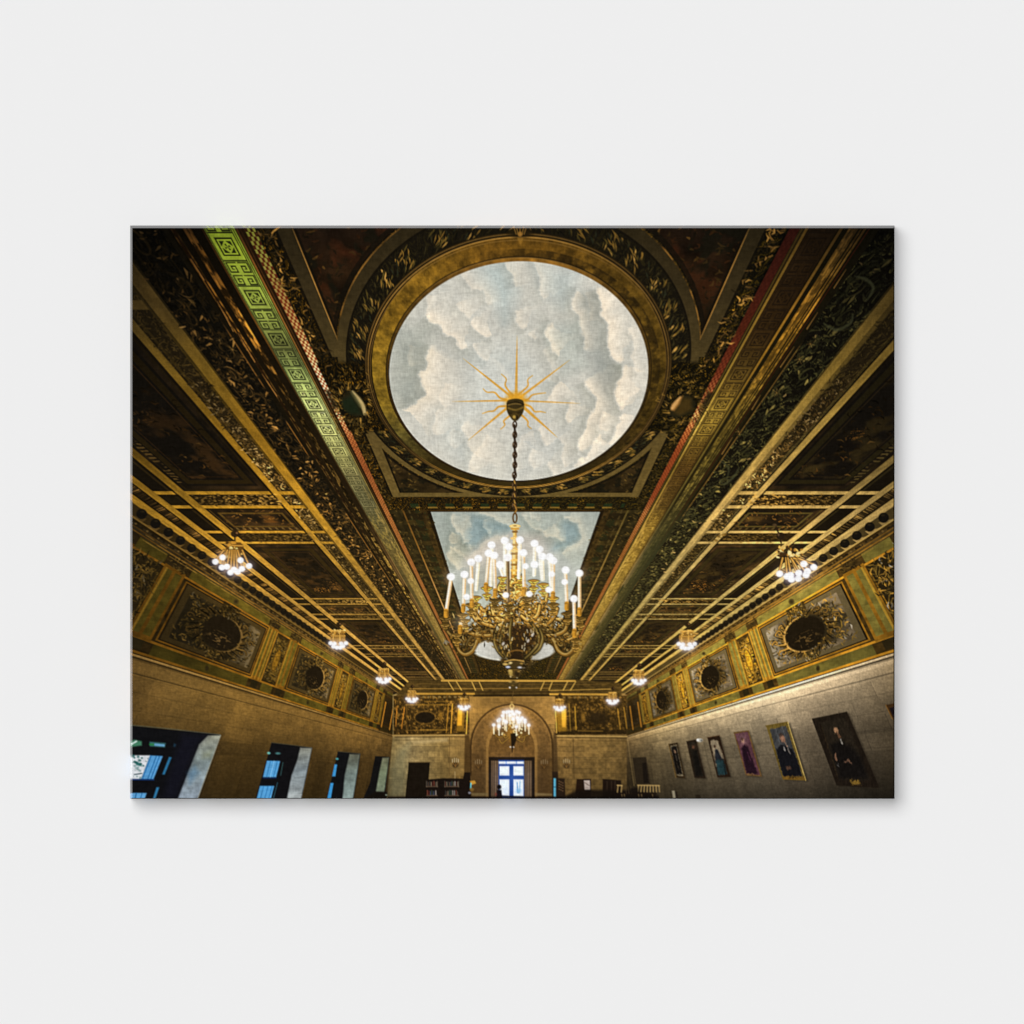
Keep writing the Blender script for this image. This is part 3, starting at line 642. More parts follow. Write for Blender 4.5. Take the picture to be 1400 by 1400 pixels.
    # ---------- oval bosses at the ring sides
    for (pts, rim) in (([(466, 545), (474, 535), (484, 533), (495, 545), (501, 560), (499, 568), (485, 570), (470, 560)], [(482, 534), (490, 544), (497, 556), (500, 566)]),
                       ([(916, 562), (919, 551), (930, 541), (942, 540), (952, 552), (945, 566), (930, 571), (918, 570)], [(917, 560), (921, 553), (930, 543)])):
        poly(pts, (34, 30, 16), .95, 1.5)
    poly([(467, 548), (480, 541), (488, 552), (494, 566), (480, 566), (470, 560)], (26, 34, 20), .9, 3)
    stroke([(482, 535), (490, 545), (496, 555), (499, 566)], [2, 5, 6, 4], (184, 160, 104), .95, 1.2, True)
    stroke([(480, 536), (487, 546), (493, 556)], [2, 4, 3], (96, 92, 56), .7, 1.5, True)
    stroke([(459, 552), (463, 559)], 2, (170, 130, 62), .9)
    poly([(918, 553), (928, 544), (934, 541), (930, 552), (922, 562), (917, 561)], (150, 104, 48), .95, 1.5)
    stroke([(919, 558), (924, 551), (930, 543)], [4, 5, 2], (206, 156, 92), .9, 1.2, True)
    poly([(934, 544), (945, 545), (946, 560), (930, 568), (922, 565)], (70, 52, 20), .8, 3)
    for (x0, y0, w_, h_, sd) in ((452, 500, 56, 100, 7), (898, 500, 62, 100, 8)):
        for i in range(90):
            a, b, c2_, d2 = RS.uniform(size=4)
            x = x0+a*w_; y = y0+b*h_
            if 466 < x < 502 and 532 < y < 570 or 914 < x < 954 and 538 < y < 572: continue
            stroke([(x, y), (x+3*(c2_-.5)*2, y+2.5), (x+2.5, y+4*d2)], 1.1, (150, 112, 44) if d2 > .6 else (84, 66, 28), .75)
    poly([(444, 533), (450, 533), (462, 557), (456, 560)], (34, 27, 14), .92, 2)
    poly([(968, 536), (975, 538), (963, 560), (955, 560)], (34, 28, 15), .92, 2)
    for i in range(60):
        a, b = RS.uniform(size=2); x = 452+a*12 if i % 2 else 956+a*16; y = 528+b*36
        stroke([(x, y), (x+RS.uniform(-3, 3), y+RS.uniform(-3, 3))], 1.2, [(120, 90, 40), (24, 19, 10), (66, 52, 24)][i % 3], .8)
    for pts, w_ in (([(1169, 378), (1184, 382), (1194, 394), (1184, 412)], 5), ([(1126, 442), (1144, 451), (1163, 441), (1166, 429)], 4.5), ([(1010, 640), (1003, 652), (990, 662), (984, 655)], 3), ([(985, 630), (996, 640), (994, 655)], 2.5)):
        stroke(pts, [1, w_, w_*.8, 1], (60, 60, 38), .75, 1.2, True)
    for (cx, cy, r_) in ((1093, 491, 9), (1062, 537, 8), (1108, 470, 7), (1031, 520, 6), (1010, 590, 6), (262, 413, 7), (318, 478, 8), (335, 535, 6), (300, 465, 6)):
        for t in np.linspace(.3, 5.6, 7):
            stroke([(cx, cy), (cx+r_*np.cos(t)*.8, cy+r_*np.sin(t)*.8)], [.6, 1.8, .5], np.array((196, 148, 70))*RS.uniform(.35, 1.), .85)
    for cx, cy, rx, ry in ((483, 552, 21, 22), (935, 557, 22, 19)):
        for q_ in range(46):
            t = q_/46*6.283; r0, r1 = RS.uniform(.98, 1.08), RS.uniform(1.15, 1.4)
            stroke([(cx+rx*r0*np.cos(t), cy+ry*r0*np.sin(t)), (cx+rx*r1*np.cos(t+.12), cy+ry*r1*np.sin(t+.12))], [2.2, .6], np.array([(176, 132, 56), (104, 80, 34), (28, 22, 12), (64, 52, 24)][q_ % 4])*RS.uniform(.6, 1.1), .85, .6)
    # keystone at the near side
    ell(711, 318, 16, 7, (34, 26, 12), .95, 2)
    for dx in (-9, -5, 0, 5, 9): stroke([(711+dx, 309), (711+dx*.6, 320)], 1.4, (150, 110, 48), .7)
    ell(711, 320, 3.2, 3.6, (150, 106, 44), .9, 1)
    poly([(707, 325), (716, 325), (712, 336)], (150, 108, 40), .55, 1)

    # sunburst
    cxs, cys = 705.5, 547.5
    org = (212, 152, 46)
    for (x1, y1, w0) in ((707, 459, 5), (633, 490, 4.5), (779, 492, 4.5), (618, 549, 3.5), (793, 551.5, 3), (640, 602, 5), (762, 598, 6)):
        stroke([(cxs, cys), ((cxs+x1)/2, (cys+y1)/2), (x1, y1)], [w0*.85, w0*.58, .4], org, .86)
    ell(705.5, 548, 14, 12, (222, 160, 44), .95, 4)
    q10 = lambda *p: [(640+a/10.77, 480+b/10.77) for a, b in p]
    for pts in (q10((490, 340), (560, 410), (545, 500), (600, 590), (660, 650)), q10((950, 360), (880, 420), (880, 510), (800, 590), (740, 640)),
                q10((220, 555), (280, 605), (390, 610), (470, 690), (560, 710)), q10((1140, 615), (1020, 630), (940, 650), (880, 710), (800, 720)),
                q10((210, 920), (300, 890), (380, 880), (450, 820), (560, 810)), q10((1140, 905), (1060, 890), (980, 890), (920, 820), (840, 790)),
                q10((480, 1150), (540, 1090), (525, 1030), (590, 970), (640, 930)), q10((930, 1140), (880, 1100), (880, 1040), (830, 980), (770, 930))):
        stroke(pts, [1.0, 2.2, 3.2], org, .9, .6, True)
    # canopy and chain
    poly(smooth([(692.5, 551), (695, 547), (705, 545), (714, 547), (716.5, 553), (715.5, 563), (710, 572), (704, 576), (698, 571), (693, 562), (692.5, 551)], 4), (58, 46, 22), 1, .7)
    stroke([(693.5, 552), (705, 549.5), (716, 553)], 1.6, (34, 26, 12), .9, .6, True)
    stroke([(695, 558), (705, 560.5), (715, 557)], 2.4, (126, 100, 42), .8, .8, True)
    stroke([(694.5, 554), (704, 552), (712, 553)], 1.2, (150, 120, 60), .7, .5, True)
    stroke([(696, 564), (704, 566), (712, 563)], 1.2, (40, 30, 14), .9, .5, True)
    ell(704, 569.5, 5.6, 5.5, (74, 58, 26), 1, .6); ell(703, 570, 2, 2.2, (190, 156, 72), .9, .8)
    ell(707, 571, 1.5, 3.2, (30, 22, 12), .8, .7)
    y = 576.; i = 0
    cl = lambda yy_: 703.8 + (yy_-576)*.0022 - .6*(yy_ > 640)
    while y < 692:
        L = 9.2
        if i % 2 == 0: ring(cl(y), y+L/2, 2.5, L/2-.2, 1.9, (58, 42, 26), 1, n=14)
        else: stroke([(cl(y)-.6, y-1.5), (cl(y)+.6, y+L+1.2)], 3.0, (46, 33, 20), 1)
        if i % 2 == 0: stroke([(cl(y)-2.4, y+2.5), (cl(y)-2.4, y+6)], .9, (150, 116, 78), .8)
        y += L-2.3; i += 1
    for (yy_, ww) in ((657, 2.2), (666, 2.6), (675, 2.2), (684, 2.6)):
        stroke([(703, yy_), (704, yy_+4)], 1.5, (196, 150, 66), .9)
    stroke([(703, 690), (706, 697), (702.5, 703)], 2.2, (150, 108, 46), .95, .5, True)
    ring(704, 708, 2.6, 6.5, 2.2, (84, 60, 30), 1)

    # ================================================================= SIDE WALLS
    wallm = ((V < .5432) & (A > 0) & ((PX < 537.5) | (PX > 856)) & (PY > 600)).astype(f4)*np.clip(((.5432-V)/wV)+.5, 0, 1)
    wsel = wallm > 0
    def fw(a, b, seed, o):
        r = np.zeros_like(U); r[wsel] = fbm(U[wsel]*a, V[wsel]*b, seed, o); return r
    ill = np.where(LEFT, ip(PX, [178, 260, 340, 420, 500, 537], [.62, .66, .92, 1.02, 1.0, .7]), ip(PX, [857, 890, 940, 1040, 1120, 1223], [.62, .82, 1.1, 1.16, 1.04, .82]))
    # frieze ground: green
    green = lr([92, 77, 25], [116, 103, 44])*(.72+.55*fw(30, 70, 101, 4))[..., None]*ill[..., None]
    goldw = lr([172, 113, 29], [196, 134, 36])*(.7+.6*fw(30, 60, 111, 3))[..., None]*ill[..., None]
    brw = lr([52, 38, 16], [64, 46, 18])*(.6+.8*fw(40, 90, 121, 2))[..., None]*ill[..., None]
    put(wallm, brw)
    per2 = .754
    ku = np.floor((U-1.045+.02)/per2)
    uu2 = U-1.045-ku*per2                                # 0 at the pier before each large panel; panel .045-.52, narrow .605-.70
    def UB(a, b): 
        return band(uu2, a, b, wU)
    def VB(a, b): return band(V, a, b, wV)
    put(wallm*VB(.484, .513)*np.maximum(UB(.05, .515), UB(.60, .70)), green)       # frieze over the panels
    put(wallm*VB(.513, .536), brw*1.1+8)
    put(wallm*VB(.5165, .5195)*.6, goldw); put(wallm*VB(.526, .5285)*.6, goldw*.8)
    put(wallm*VB(.530, .5355)*(np.sin(U*110) > 0)*.7, np.array([24, 18, 10], f4)+np.zeros_like(img))
    put(wallm*VB(.256, .288)*np.maximum(np.maximum(UB(.05, .515), UB(.61, .695)), 0), green*.9)
    for (a, b) in ((.252, .258), (.286, .292), (.478, .484)):
        put(wallm*VB(a, b)*.9, goldw*lr(.95, 1.1)[..., None])
    # piers
    for (a, b) in ((-.045, .035), (.525, .598), (.707, .785-.754+.754)):
        put(wallm*VB(.288, .488)*UB(a, b), goldw*.72)
        w3 = (b-a)
        put(wallm*VB(.30, .478)*UB(a+w3*.10, a+w3*.40), green*1.05)
        put(wallm*VB(.30, .478)*UB(a+w3*.55, a+w3*.88), green*1.05)
        put(wallm*VB(.262, .286)*UB(a+w3*.22, a+w3*.78)*.85, np.array([34, 28, 14], f4)+np.zeros_like(img))
        put(wallm*VB(.488, .516)*UB(a+w3*.05, a+w3*.95)*.8, brw*.9+4)
    # bright gilded pier edges on the middle piers
    for a in (.527, .55, .575, .594, .715, .735):
        put(wallm*VB(.29, .48)*UB(a, a+.007)*.7, lr([206, 146, 44], [214, 158, 48])*ill[..., None])
    # large panels
    pan = wallm*VB(.296, .473)*UB(.047, .520)
    put(pan, goldw*.8)
    put(wallm*VB(.300, .469)*UB(.053, .514), np.array([26, 19, 10], f4)+np.zeros_like(img))
    put(wallm*VB(.303, .466)*UB(.060, .508), lr([70, 54, 26], [92, 78, 50])*ill[..., None])
    fld = wallm*VB(.315, .452)*UB(.085, .485)
    stone_g = lr([68, 55, 33], [112, 96, 72])*(.7+.6*fw(26, 60, 131, 3))[..., None]*ill[..., None]
    put(fld, stone_g*lr(ip((uu2-.285)/.2, [-1, .2, .8, 1], [.62, .7, 1.1, 1.25]), np.ones_like(X))[..., None])
    pu = (uu2-.285)/.20; pv = (V-.383)/.07
    hh, rr3 = relief(U*26, V*70, 141, wallm > 0)
    gold_r = np.array([24, 20, 11], f4)+(lr([96, 74, 32], [136, 104, 42])-24)*sm(rr3, .4, .9)[..., None]+(lr([190, 150, 76], [214, 160, 64])-24)*(sm(rr3, .8, 1)*.8)[..., None]
    rad = np.hypot(pu*1.0, pv*.9)
    put(fld*sm(.95-np.abs(rad-.62)*1.5-(fw(20, 60, 151, 4)-.5)*1.2, .2, .75)*.75, np.array([36, 29, 15], f4)*ill[..., None])
    lft = sm(pu, .40, .95)*sm(fw(20, 60, 155, 4), .36, .5)
    put(fld*lft*.6, lr([150, 126, 86], [172, 158, 134])*ill[..., None])
    frm = np.clip((1-np.hypot(pu/.66, (pv-.02)/.92))*14+.5, 0, 1)
    put(fld*frm*.85, np.array([34, 27, 14], f4)*ill[..., None]+4)
    put(fld*np.clip(1-np.abs(np.hypot(pu/.56, (pv-.02)/.80)-1)*9, 0, 1)*sm(pu, -.3, .5)*.9, lr([196, 144, 66], [206, 150, 66])*ill[..., None])
    ov = np.clip((1-np.hypot(pu/.50, (pv-.02)/.72))*12+.5, 0, 1)
    put(wallm*UB(.085, .485)*ov, np.array([25, 19, 11], f4)+(np.array([64, 48, 24], f4)*(sm(noise(U*90, V*240, 3), .6, .9)*sm(np.hypot(pu+.0, pv+.25), .5, .1))[..., None]))
    put(wallm*UB(.23, .33)*VB(.448, .480)*.85, brw*.8)
    # thin gold line round panels
    # narrow panels
    nar = wallm*VB(.298, .465)*UB(.61, .703)
    put(nar, np.array([40, 30, 13], f4)+np.zeros_like(img))
    nu = (uu2-.656)/.04; nv = (V-.381)/.075
    put(nar*sm(hh, .35, .7), lr([110, 82, 28], [176, 124, 34])*ill[..., None]*(.5+rr3)[..., None])
    put(nar*np.clip((1-np.hypot(nu/.62, nv/.62))*5+.5, 0, 1)*.85, lr([150, 104, 26], [220, 156, 36])*ill[..., None]*(.8+.3*rr3)[..., None])
    # near piece of the frieze (before the first pier)
    nz = wallm*(U < .99).astype(f4)*VB(.30, .475)
    put(nz, np.array([34, 26, 13], f4)+np.zeros_like(img))
    gl3 = [[(176, 132, 54), (110, 84, 34), (40, 32, 16), (150, 130, 92)], [(206, 152, 58), (132, 102, 40), (44, 36, 18), (184, 172, 150)]]
    for side in (-1, 1):
        cs_ = gl3[0 if side < 0 else 1]; f_ = .8 if side < 0 else 1.
        for kp in range(3):
            ub = 1.045+kp*per2; il = [.66, .95, .85][kp] if side < 0 else [1., 1., .7][kp]
            cc_ = [tuple(np.array(c)*il) for c in cs_]
            def acc(u, v, ub=ub):
                a, b = (u-ub-.285)/.20, (v-.383)/.07
                r_ = np.hypot(a, b*.9)
                return np.hypot(a/.50, (b-.02)/.72) > 1.02 and RS.uniform() < 1.25-abs(r_-.7)*1.3
            wleaves([520, 300, 200][kp], ub+.088, ub+.482, .317, .45, 5.5, cc_, [.20, .38, .32, .10], side, .75, 2.1, acc)
            # cartouche rim and side scrolls
            rim = [wall_px(ub+.285+.118*np.cos(t), .3845+.0575*np.sin(t), side) for t in np.linspace(0, 6.283, 40)]
            stroke(rim, 2.6*1.1/(ub+.25)*1.3, tuple(np.array((70, 52, 24))*il), .9)
            lit_a = (-1.5, 1.7)
            rim2 = [wall_px(ub+.285+.112*np.cos(t), .3845+.0545*np.sin(t), side) for t in np.linspace(lit_a[0], lit_a[1], 20)]
            stroke(rim2, [.6, 2.6*1.3/(ub+.25)*1.1, .6], tuple(np.array((216, 164, 84))*il*f_), .95)
            for sg in (-1, 1):
                for (du, dv, rr_) in ((.125, .035, .018), (.14, -.03, .02), (.165, .01, .014), (.10, .052, .012)):
                    pts = [wall_px(ub+.285+sg*du+rr_*(1-t/7)*np.cos(t)*1.4, .383+dv+rr_*.7*(1-t/7)*np.sin(t), side) for t in np.linspace(0, 6, 14)]
                    br_ = 1.15 if sg > 0 else .7
                    stroke(pts, 3.0*1.1/(ub+.25), tuple(np.array((40, 30, 15))*il), .8); stroke(pts, 1.5*1.1/(ub+.25)+.3, tuple(np.array((176, 130, 56))*il*f_*br_), .9)
            for q_ in range([64, 48, 36][kp]):
                t = q_/[64, 48, 36][kp]*6.283+RS.uniform(-.05, .05); r0, r1 = RS.uniform(1., 1.1), RS.uniform(1.2, 1.5)
                p0 = wall_px(ub+.285+.112*r0*np.cos(t), .3845+.0545*r0*np.sin(t), side); p1 = wall_px(ub+.285+.112*r1*np.cos(t+.14), .3845+.0545*r1*np.sin(t+.14), side)
                br_ = il*f_*(.55+.6*max(0, np.cos(t-.2)))*RS.uniform(.6, 1.15)
                stroke([p0, p1], [2.6*1.1/(ub+.25), .7], np.array([(196, 146, 62), (128, 94, 40), (34, 26, 13)][q_ % 3])*br_, .9, .6)
            wleaves([110, 80, 50][kp], ub+.24, ub+.33, .44, .475, 5, cc_, [.2, .3, .45, .05], side, .85, 1.6)
            wleaves([90, 60, 40][kp], ub+.25, ub+.32, .302, .325, 5, cc_, [.2, .3, .45, .05], side, .85, 1.6)
            def acc2(u, v, ub=ub): return np.hypot((u-ub-.656)/.026, (v-.381)/.05) > 1
            wleaves([200, 130, 80][kp], ub+.612, ub+.70, .30, .463, 5, [tuple(np.array(c)*(1.0 if side < 0 else 1.15)) for c in cc_], [.4, .3, .25, .05], side, .85, 1.6, acc2)
            ov_ = [wall_px(ub+.656+.024*np.cos(t), .381+.042*np.sin(t), side) for t in np.linspace(0, 6.283, 20)]
            stroke(ov_, 1.2, tuple(np.array((90, 62, 22))*il), .8)
        wleaves(420, .86, .99, .30, .475, 8, [tuple(np.array(c)*(.62 if side < 0 else .85)) for c in cs_], [.2, .4, .35, .05], side, .85, 1.8)
        # capital rosettes, plinth blocks and the egg row under the ceiling
        for kp in range(4):
            ub = 1.045+kp*per2
            for (du, dv) in ((.0, .502), (.562, .502), (.745, .502)):
                wleaves(40 if kp < 2 else 16, ub+du-.035, ub+du+.035, dv-.016, dv+.016, 4, [(96, 74, 30), (30, 23, 12), (60, 46, 20)], [.3, .4, .3], side, .8, 1.5)
            x, yp = wall_px(ub+.285, .497, side); kq2 = 1.2/(ub+.2); ell(x, yp, 4*kq2, 4.2*kq2, (60, 48, 22), .9, 1); ell(x, yp, 2*kq2, 2*kq2, (36, 29, 14), .8, 1)
            x, yp = wall_px(ub+.285, .272, side); ell(x, yp, 2.6*kq2, 4*kq2, (40, 32, 16), .9, 1)
        for i_ in range(150):
            u = .86+i_*.0195
            if u > 3.3: break
            x, yp = wall_px(u, .5345, side); ell(x, yp, 1.5*1.2/(u+.2), 1.3*1.2/(u+.2), (24, 18, 10) if i_ % 2 else (104, 80, 40), .7, .6)
        for v_ in (.524, .517, .509):
            for i_ in range(46):
                u = RS.uniform(.86, 3.2); x, yp = wall_px(u, v_, side); x2, y2 = wall_px(u+RS.uniform(.02, .07), v_, side)
                stroke([(x, yp), (x2, y2)], 1.1*1.2/(u+.2), (150, 110, 44) if side > 0 else (124, 92, 38), .6)
    # far end dark bay
    put(wallm*band(U, 3.32, 3.9, wU)*band(V, .25, .50, wV)*.75, np.array([34, 25, 12], f4)+np.zeros_like(img))
    for uq in (3.36, 3.60): put(wallm*band(U, uq, uq+.03, wU)*VB(.275, .44)*.9, np.array([176, 116, 36], f4)+np.zeros_like(img))
    # --- stone below
    st_ = np.clip((.2495-V)/wV+.5, 0, 1)*wallm
    sn = .70+.20*fbm(PX/1.2, PY/1.1, 167, 2)+.22*fw(16, 40, 161, 3)+.20*fbm(PX/2.6, PY/2.2, 163, 3)
    sL = ramp(PX, [178, 240, 320, 420, 500, 537], [(86, 64, 31), (98, 74, 36), (110, 82, 38), (116, 86, 40), (122, 90, 42), (100, 74, 36)])*ip(PY, [890, 960, 1000, 1040, 1092], [1.05, 1.05, .97, .72, .55])[..., None]
    sR = ramp(PX, [857, 900, 960, 1040, 1110, 1170, 1223], [(130, 105, 62), (158, 136, 90), (174, 154, 112), (178, 160, 122), (158, 140, 106), (130, 115, 86), (104, 90, 64)])*ip(PY, [890, 930, 980, 1030, 1062, 1092], [1.2, 1.12, .92, .74, .56, .36])[..., None]
    stone = lr(sL, sR)*sn[..., None]
    stone = stone*lr(ip(V, [.06, .14, .2, .25], [.8, .98, 1.05, 1.1]), ip(V, [.08, .15, .2, .25], [.80, .98, 1.16, 1.32])*ip(PX, [860, 900, 1100, 1223], [.9, 1., 1., .9]))[..., None]*np.where(LEFT[..., None], np.array([1., 1., 1.], f4), np.array([.98, .965, 1.0], f4))
    put(st_, stone)
    # cornice mouldings
    put(st_*VB(.2435, .2495)*.8, stone*1.25+10)
    put(wallm*VB(.2385, .2445)*.85, stone*.34)
    put(wallm*VB(.2275, .240)*.9, stone*lr(.95, 1.22)[..., None]+lr(0., 8.)[..., None])
    put(wallm*VB(.2365, .240)*.5, stone*.55)
    put(wallm*VB(.210, .2275)*.6, stone*lr(1.02, 1.2)[..., None]); put(wallm*VB(.2055, .2085)*lr(.75, .5), stone*.5)
    put(wallm*VB(.2025, .2055)*.4, stone*1.15)
    rowb = np.floor(V/.04); colb = np.floor(U*5.2+rowb*.5)
    blk = hsh(rowb.astype(np.int32), colb.astype(np.int32)+np.where(LEFT, 0, 77).astype(np.int32), 433)
    below = st_*(V < .203)
    put(below*.9, img*(.90+.2*blk)[..., None]*(.86+.28*fw(5, 7, 437, 3))[..., None])
    # block joints
    for vj in (.165, .125, .085, .045):
        put(wallm*VB(vj, vj+.0022)*.26, stone*.55)
    row = np.floor(V/.04)
    jt = ((U*5.2+row*.5) % 1)
    put(st_*(jt < .018)*(V < .2)*.22, stone*.55)

    # ================================================================= LEFT WINDOWS
    C4 = lambda *p: [(170+a/4., 900+b/4.) for a, b in p]
    T7 = lambda *p: [(178+a/7., 892+b/7.) for a, b in p]
    # first window
    poly(T7((-40, 695), (870, 788), (640, 1410), (-40, 1410)), (16, 16, 18), 1, .6)
    s = bb(T7((-40, 695), (870, 788), (450, 1410)), 2)
    stroke(T7((0, 695), (300, 722), (860, 786)), 1.0, (84, 92, 80), .7)
    # reveal with mottled daylight
    def reveal(pts, c0, c1, c2c, seed):
        s = bb(pts, 2); m = polym(pts, s, 1.1)
        x, y = PX[s], PY[s]
        t = (y-y.min())/(y.max()-y.min())
        c = ramp(t, [0, .45, 1], [c0, c1, c2c])*(.78+.5*fbm(x/9, y/7, seed, 3))[..., None]
        img[s] = img[s]*(1-m[..., None])+c*m[..., None]
    reveal(T7((745, 795), (866, 792), (645, 1402), (455, 1402), (560, 1130), (660, 880)), (142, 142, 124), (122, 134, 134), (136, 148, 160), 171)
    poly(T7((545, 1150), (620, 1090), (660, 1150), (570, 1260)), (58, 100, 136), .45, 4)
    poly(T7((700, 960), (790, 930), (770, 1010), (690, 1010)), (126, 128, 96), .5, 4)
    stroke(T7((866, 792), (645, 1402)), .9, (190, 186, 160), .7)
    poly(T7((500, 780), (740, 800), (650, 880), (540, 1150), (440, 1410), (300, 1410), (420, 1000)), (22, 22, 34), .6, 6)
    poly(T7((0, 850), (40, 835), (110, 850), (110, 890), (0, 905)), (70, 130, 100), .95, 1.2)
    stroke(T7((10, 880), (60, 850)), 2, (220, 236, 232), .9)
    poly(T7((185, 855), (340, 868), (330, 908), (190, 898)), (60, 110, 112), .95, 1.2)
    stroke(T7((240, 882), (320, 890)), 3, (104, 160, 200), .9); stroke(T7((190, 880), (220, 882)), 3, (40, 120, 60), .8)
    poly(T7((-40, 985), (190, 985), (105, 1212), (-40, 1212)), (214, 218, 222), 1, .8)
    for i in range(34):
        a, b, c3 = RS.uniform(size=3)
        ell(180+a*24, 1033+b*31, .8+c3*1.6, .8+c3, (34, 86, 84) if c3 > .4 else (120, 140, 140), .75*(1 if b < .45 else .5), .5)
    poly(T7((40, 1040), (100, 1060), (110, 1090), (60, 1080)), (30, 92, 88), .9, 1)
    stroke(T7((40, 1168), (110, 1158)), 1.4, (40, 60, 66), .9)
    poly(T7((190, 985), (312, 992), (222, 1214), (105, 1212)), (86, 152, 204), 1, .7)
    for d in (12, 62, 92): stroke(T7((190+d, 988), (105+d, 1212)), 1.0, (20, 84, 140), .9)
    stroke(T7((-30, 1216), (225, 1218)), 2, (20, 54, 110), .9)
    poly(T7((372, 1000), (398, 1004), (330, 1168), (306, 1168)), (44, 116, 160), .9, .8)
    poly(T7((-40, 1345), (158, 1345), (135, 1410), (-40, 1410)), (92, 158, 208), 1, .8)
    stroke(T7((60, 1345), (45, 1410)), 1.2, (20, 84, 140), .9); stroke(T7((115, 1345), (95, 1410)), 1.0, (20, 84, 140), .8)
    poly(T7((252, 1290), (278, 1290), (238, 1410), (214, 1410)), (50, 124, 170), .9, .8)
    poly(T7((420, 870), (440, 880), (430, 905), (412, 900)), (30, 62, 84), .7, 1)
    # second
    poly(C4((805, 460), (1028, 488), (966, 775), (716, 775)), (17, 16, 18), 1, .6)
    stroke(C4((805, 461), (920, 474), (1025, 488)), .8, (100, 96, 70), .6)
    reveal(C4((962, 488), (1026, 491), (966, 772), (888, 772), (915, 640), (945, 560)), (120, 120, 108), (126, 136, 140), (150, 156, 156), 181)
    stroke(C4((930, 655), (995, 648)), .7, (80, 84, 84), .6); stroke(C4((905, 748), (970, 745)), .9, (190, 196, 196), .6); stroke(C4((950, 580), (1010, 578)), .6, (84, 86, 84), .5)
    poly(C4((780, 560), (852, 562), (830, 650), (758, 650)), (84, 154, 206), 1, .6)
    for d in (18, 38, 56): stroke(C4((782+d, 560), (760+d, 650)), .8, (30, 96, 150) if d != 38 else (150, 204, 240), .8)
    poly(C4((742, 698), (820, 698), (800, 775), (722, 775)), (84, 158, 212), 1, .6)
    for d in (20, 44, 66): stroke(C4((742+d, 700), (722+d, 775)), .8, (24, 90, 150), .8)
    stroke(C4((760, 655), (830, 655)), 1.2, (16, 40, 96), .9)
    ell(367.5, 1029.6, 2.2, 1.6, (110, 190, 180), .9, .7); ell(380, 1030, 3.4, 1.5, (70, 120, 120), .9, .7)
    stroke(C4((868, 570), (855, 640)), 1, (60, 110, 110), .7); stroke(C4((838, 680), (815, 768)), 1, (60, 120, 140), .7)
    # third
    poly(C4((1168, 508), (1292, 520), (1250, 775), (1106, 775)), (17, 17, 19), 1, .6)
    reveal(C4((1232, 524), (1289, 524), (1250, 772), (1193, 772), (1205, 640)), (96, 96, 80), (106, 118, 112), (134, 150, 146), 191)
    stroke(C4((1170, 510), (1290, 521)), .8, (120, 110, 76), .5)
    poly(C4((1150, 580), (1164, 580), (1154, 646), (1136, 646)), (60, 140, 196), 1, .6)
    poly(C4((1128, 682), (1144, 682), (1128, 775), (1108, 775)), (60, 146, 206), 1, .6)
    ell(461, 1037.5, 2, 1.4, (80, 160, 160), .9, .6)
    # fourth
    T8 = lambda *p: [(378+a/7., 892+b/7.) for a, b in p]
    poly(T8((945, 992), (1082, 1000), (1030, 1400), (830, 1400), (895, 1250)), (18, 17, 17), 1, .6)
    reveal(T8((1015, 1008), (1078, 1004), (1030, 1345), (950, 1340), (985, 1140)), (98, 96, 74), (112, 122, 96), (118, 128, 106), 201)
    poly(T8((945, 1330), (1230, 1340), (1230, 1402), (830, 1402)), (20, 16, 12), 1, 1)
    stroke(T8((1045, 1364), (1220, 1364)), 1.4, (150, 160, 140), .9)

    # ================================================================= FAR WALL
    q7 = lambda *p: [(530+a/7.29, 900+b/7.29) for a, b in p]
    q8 = lambda *p: [(690+a/7.29, 900+b/7.29) for a, b in p]
    fw = [(537, 950), (560, 944), (840, 944), (857, 950), (857, 1093), (529, 1093), (537, 1005)]
    s = bb(fw, 2); m = polym(fw, s, .8)
    x, y = PX[s], PY[s]
    n = .75+.5*fbm(x/4, y/4, 211, 3)
    c = ramp(x, [530, 560, 600, 640, 700, 770, 820, 857], [(112, 94, 56), (150, 128, 84), (138, 112, 64), (122, 92, 46), (104, 76, 38), (128, 98, 52), (126, 98, 52), (108, 84, 46)])*ip(y, [940, 1003, 1020, 1050, 1092], [1, 1.05, 1.0, .86, .7])[..., None]*n[..., None]
    img[s] = img[s]*(1-m[..., None])+c*m[..., None]
    rb2 = np.floor(y/7.5); cb2 = np.floor(x/17+rb2*.5)
    bk2 = hsh(rb2.astype(np.int32), cb2.astype(np.int32), 441)
    img[s] = img[s]*(1-m[..., None]*(1-(.9+.2*bk2)*(1-.14*((y/7.5) % 1 < .09)))[..., None])
    # lit greenish patch at the left
    poly([(532, 1092), (533, 1050), (545, 1025), (560, 1016), (556, 1040), (554, 1088)], (124, 122, 92), .45, 5)
    # ceiling edge strips above the wall (930..952)
    cs = [(560, 930), (604.7, 929), (786, 929), (850, 934), (850, 952), (540, 952)]
    s = bb(cs, 2); m = polym(cs, s, 1)
    x, y = PX[s], PY[s]; n = .6+.8*fbm(x/5, y/2, 221, 3)
    c = np.array([58, 44, 20], f4)*n[..., None]
    img[s] = img[s]*(1-m[..., None])+c*m[..., None]
    yb = (170, 130, 56)
    stroke([(604, 930.5), (786, 931)], 2.6, yb, 1); stroke([(560, 941.5), (650, 941.5)], 1.0, (150, 112, 48), .9); stroke([(650, 941.5), (752, 941)], .9, (150, 110, 48), .8); stroke([(752, 944), (835, 942)], 1.2, (150, 116, 52), .9)
    stroke([(570, 935), (690, 935)], .7, (120, 90, 40), .6); stroke([(710, 935), (830, 936)], .7, (120, 90, 40), .6)
    for (x0, x1) in ((613, 620), (624, 631), (645, 650), (655, 660)): stroke([(x0, 932), (x1, 943.5)], 1.4, (176, 140, 66), .95)
    for (x0, x1) in ((744, 739), (755, 750.5), (776, 770), (787, 780)): stroke([(x0, 932), (x1, 943.5)], 1.4, (176, 140, 66), .95)
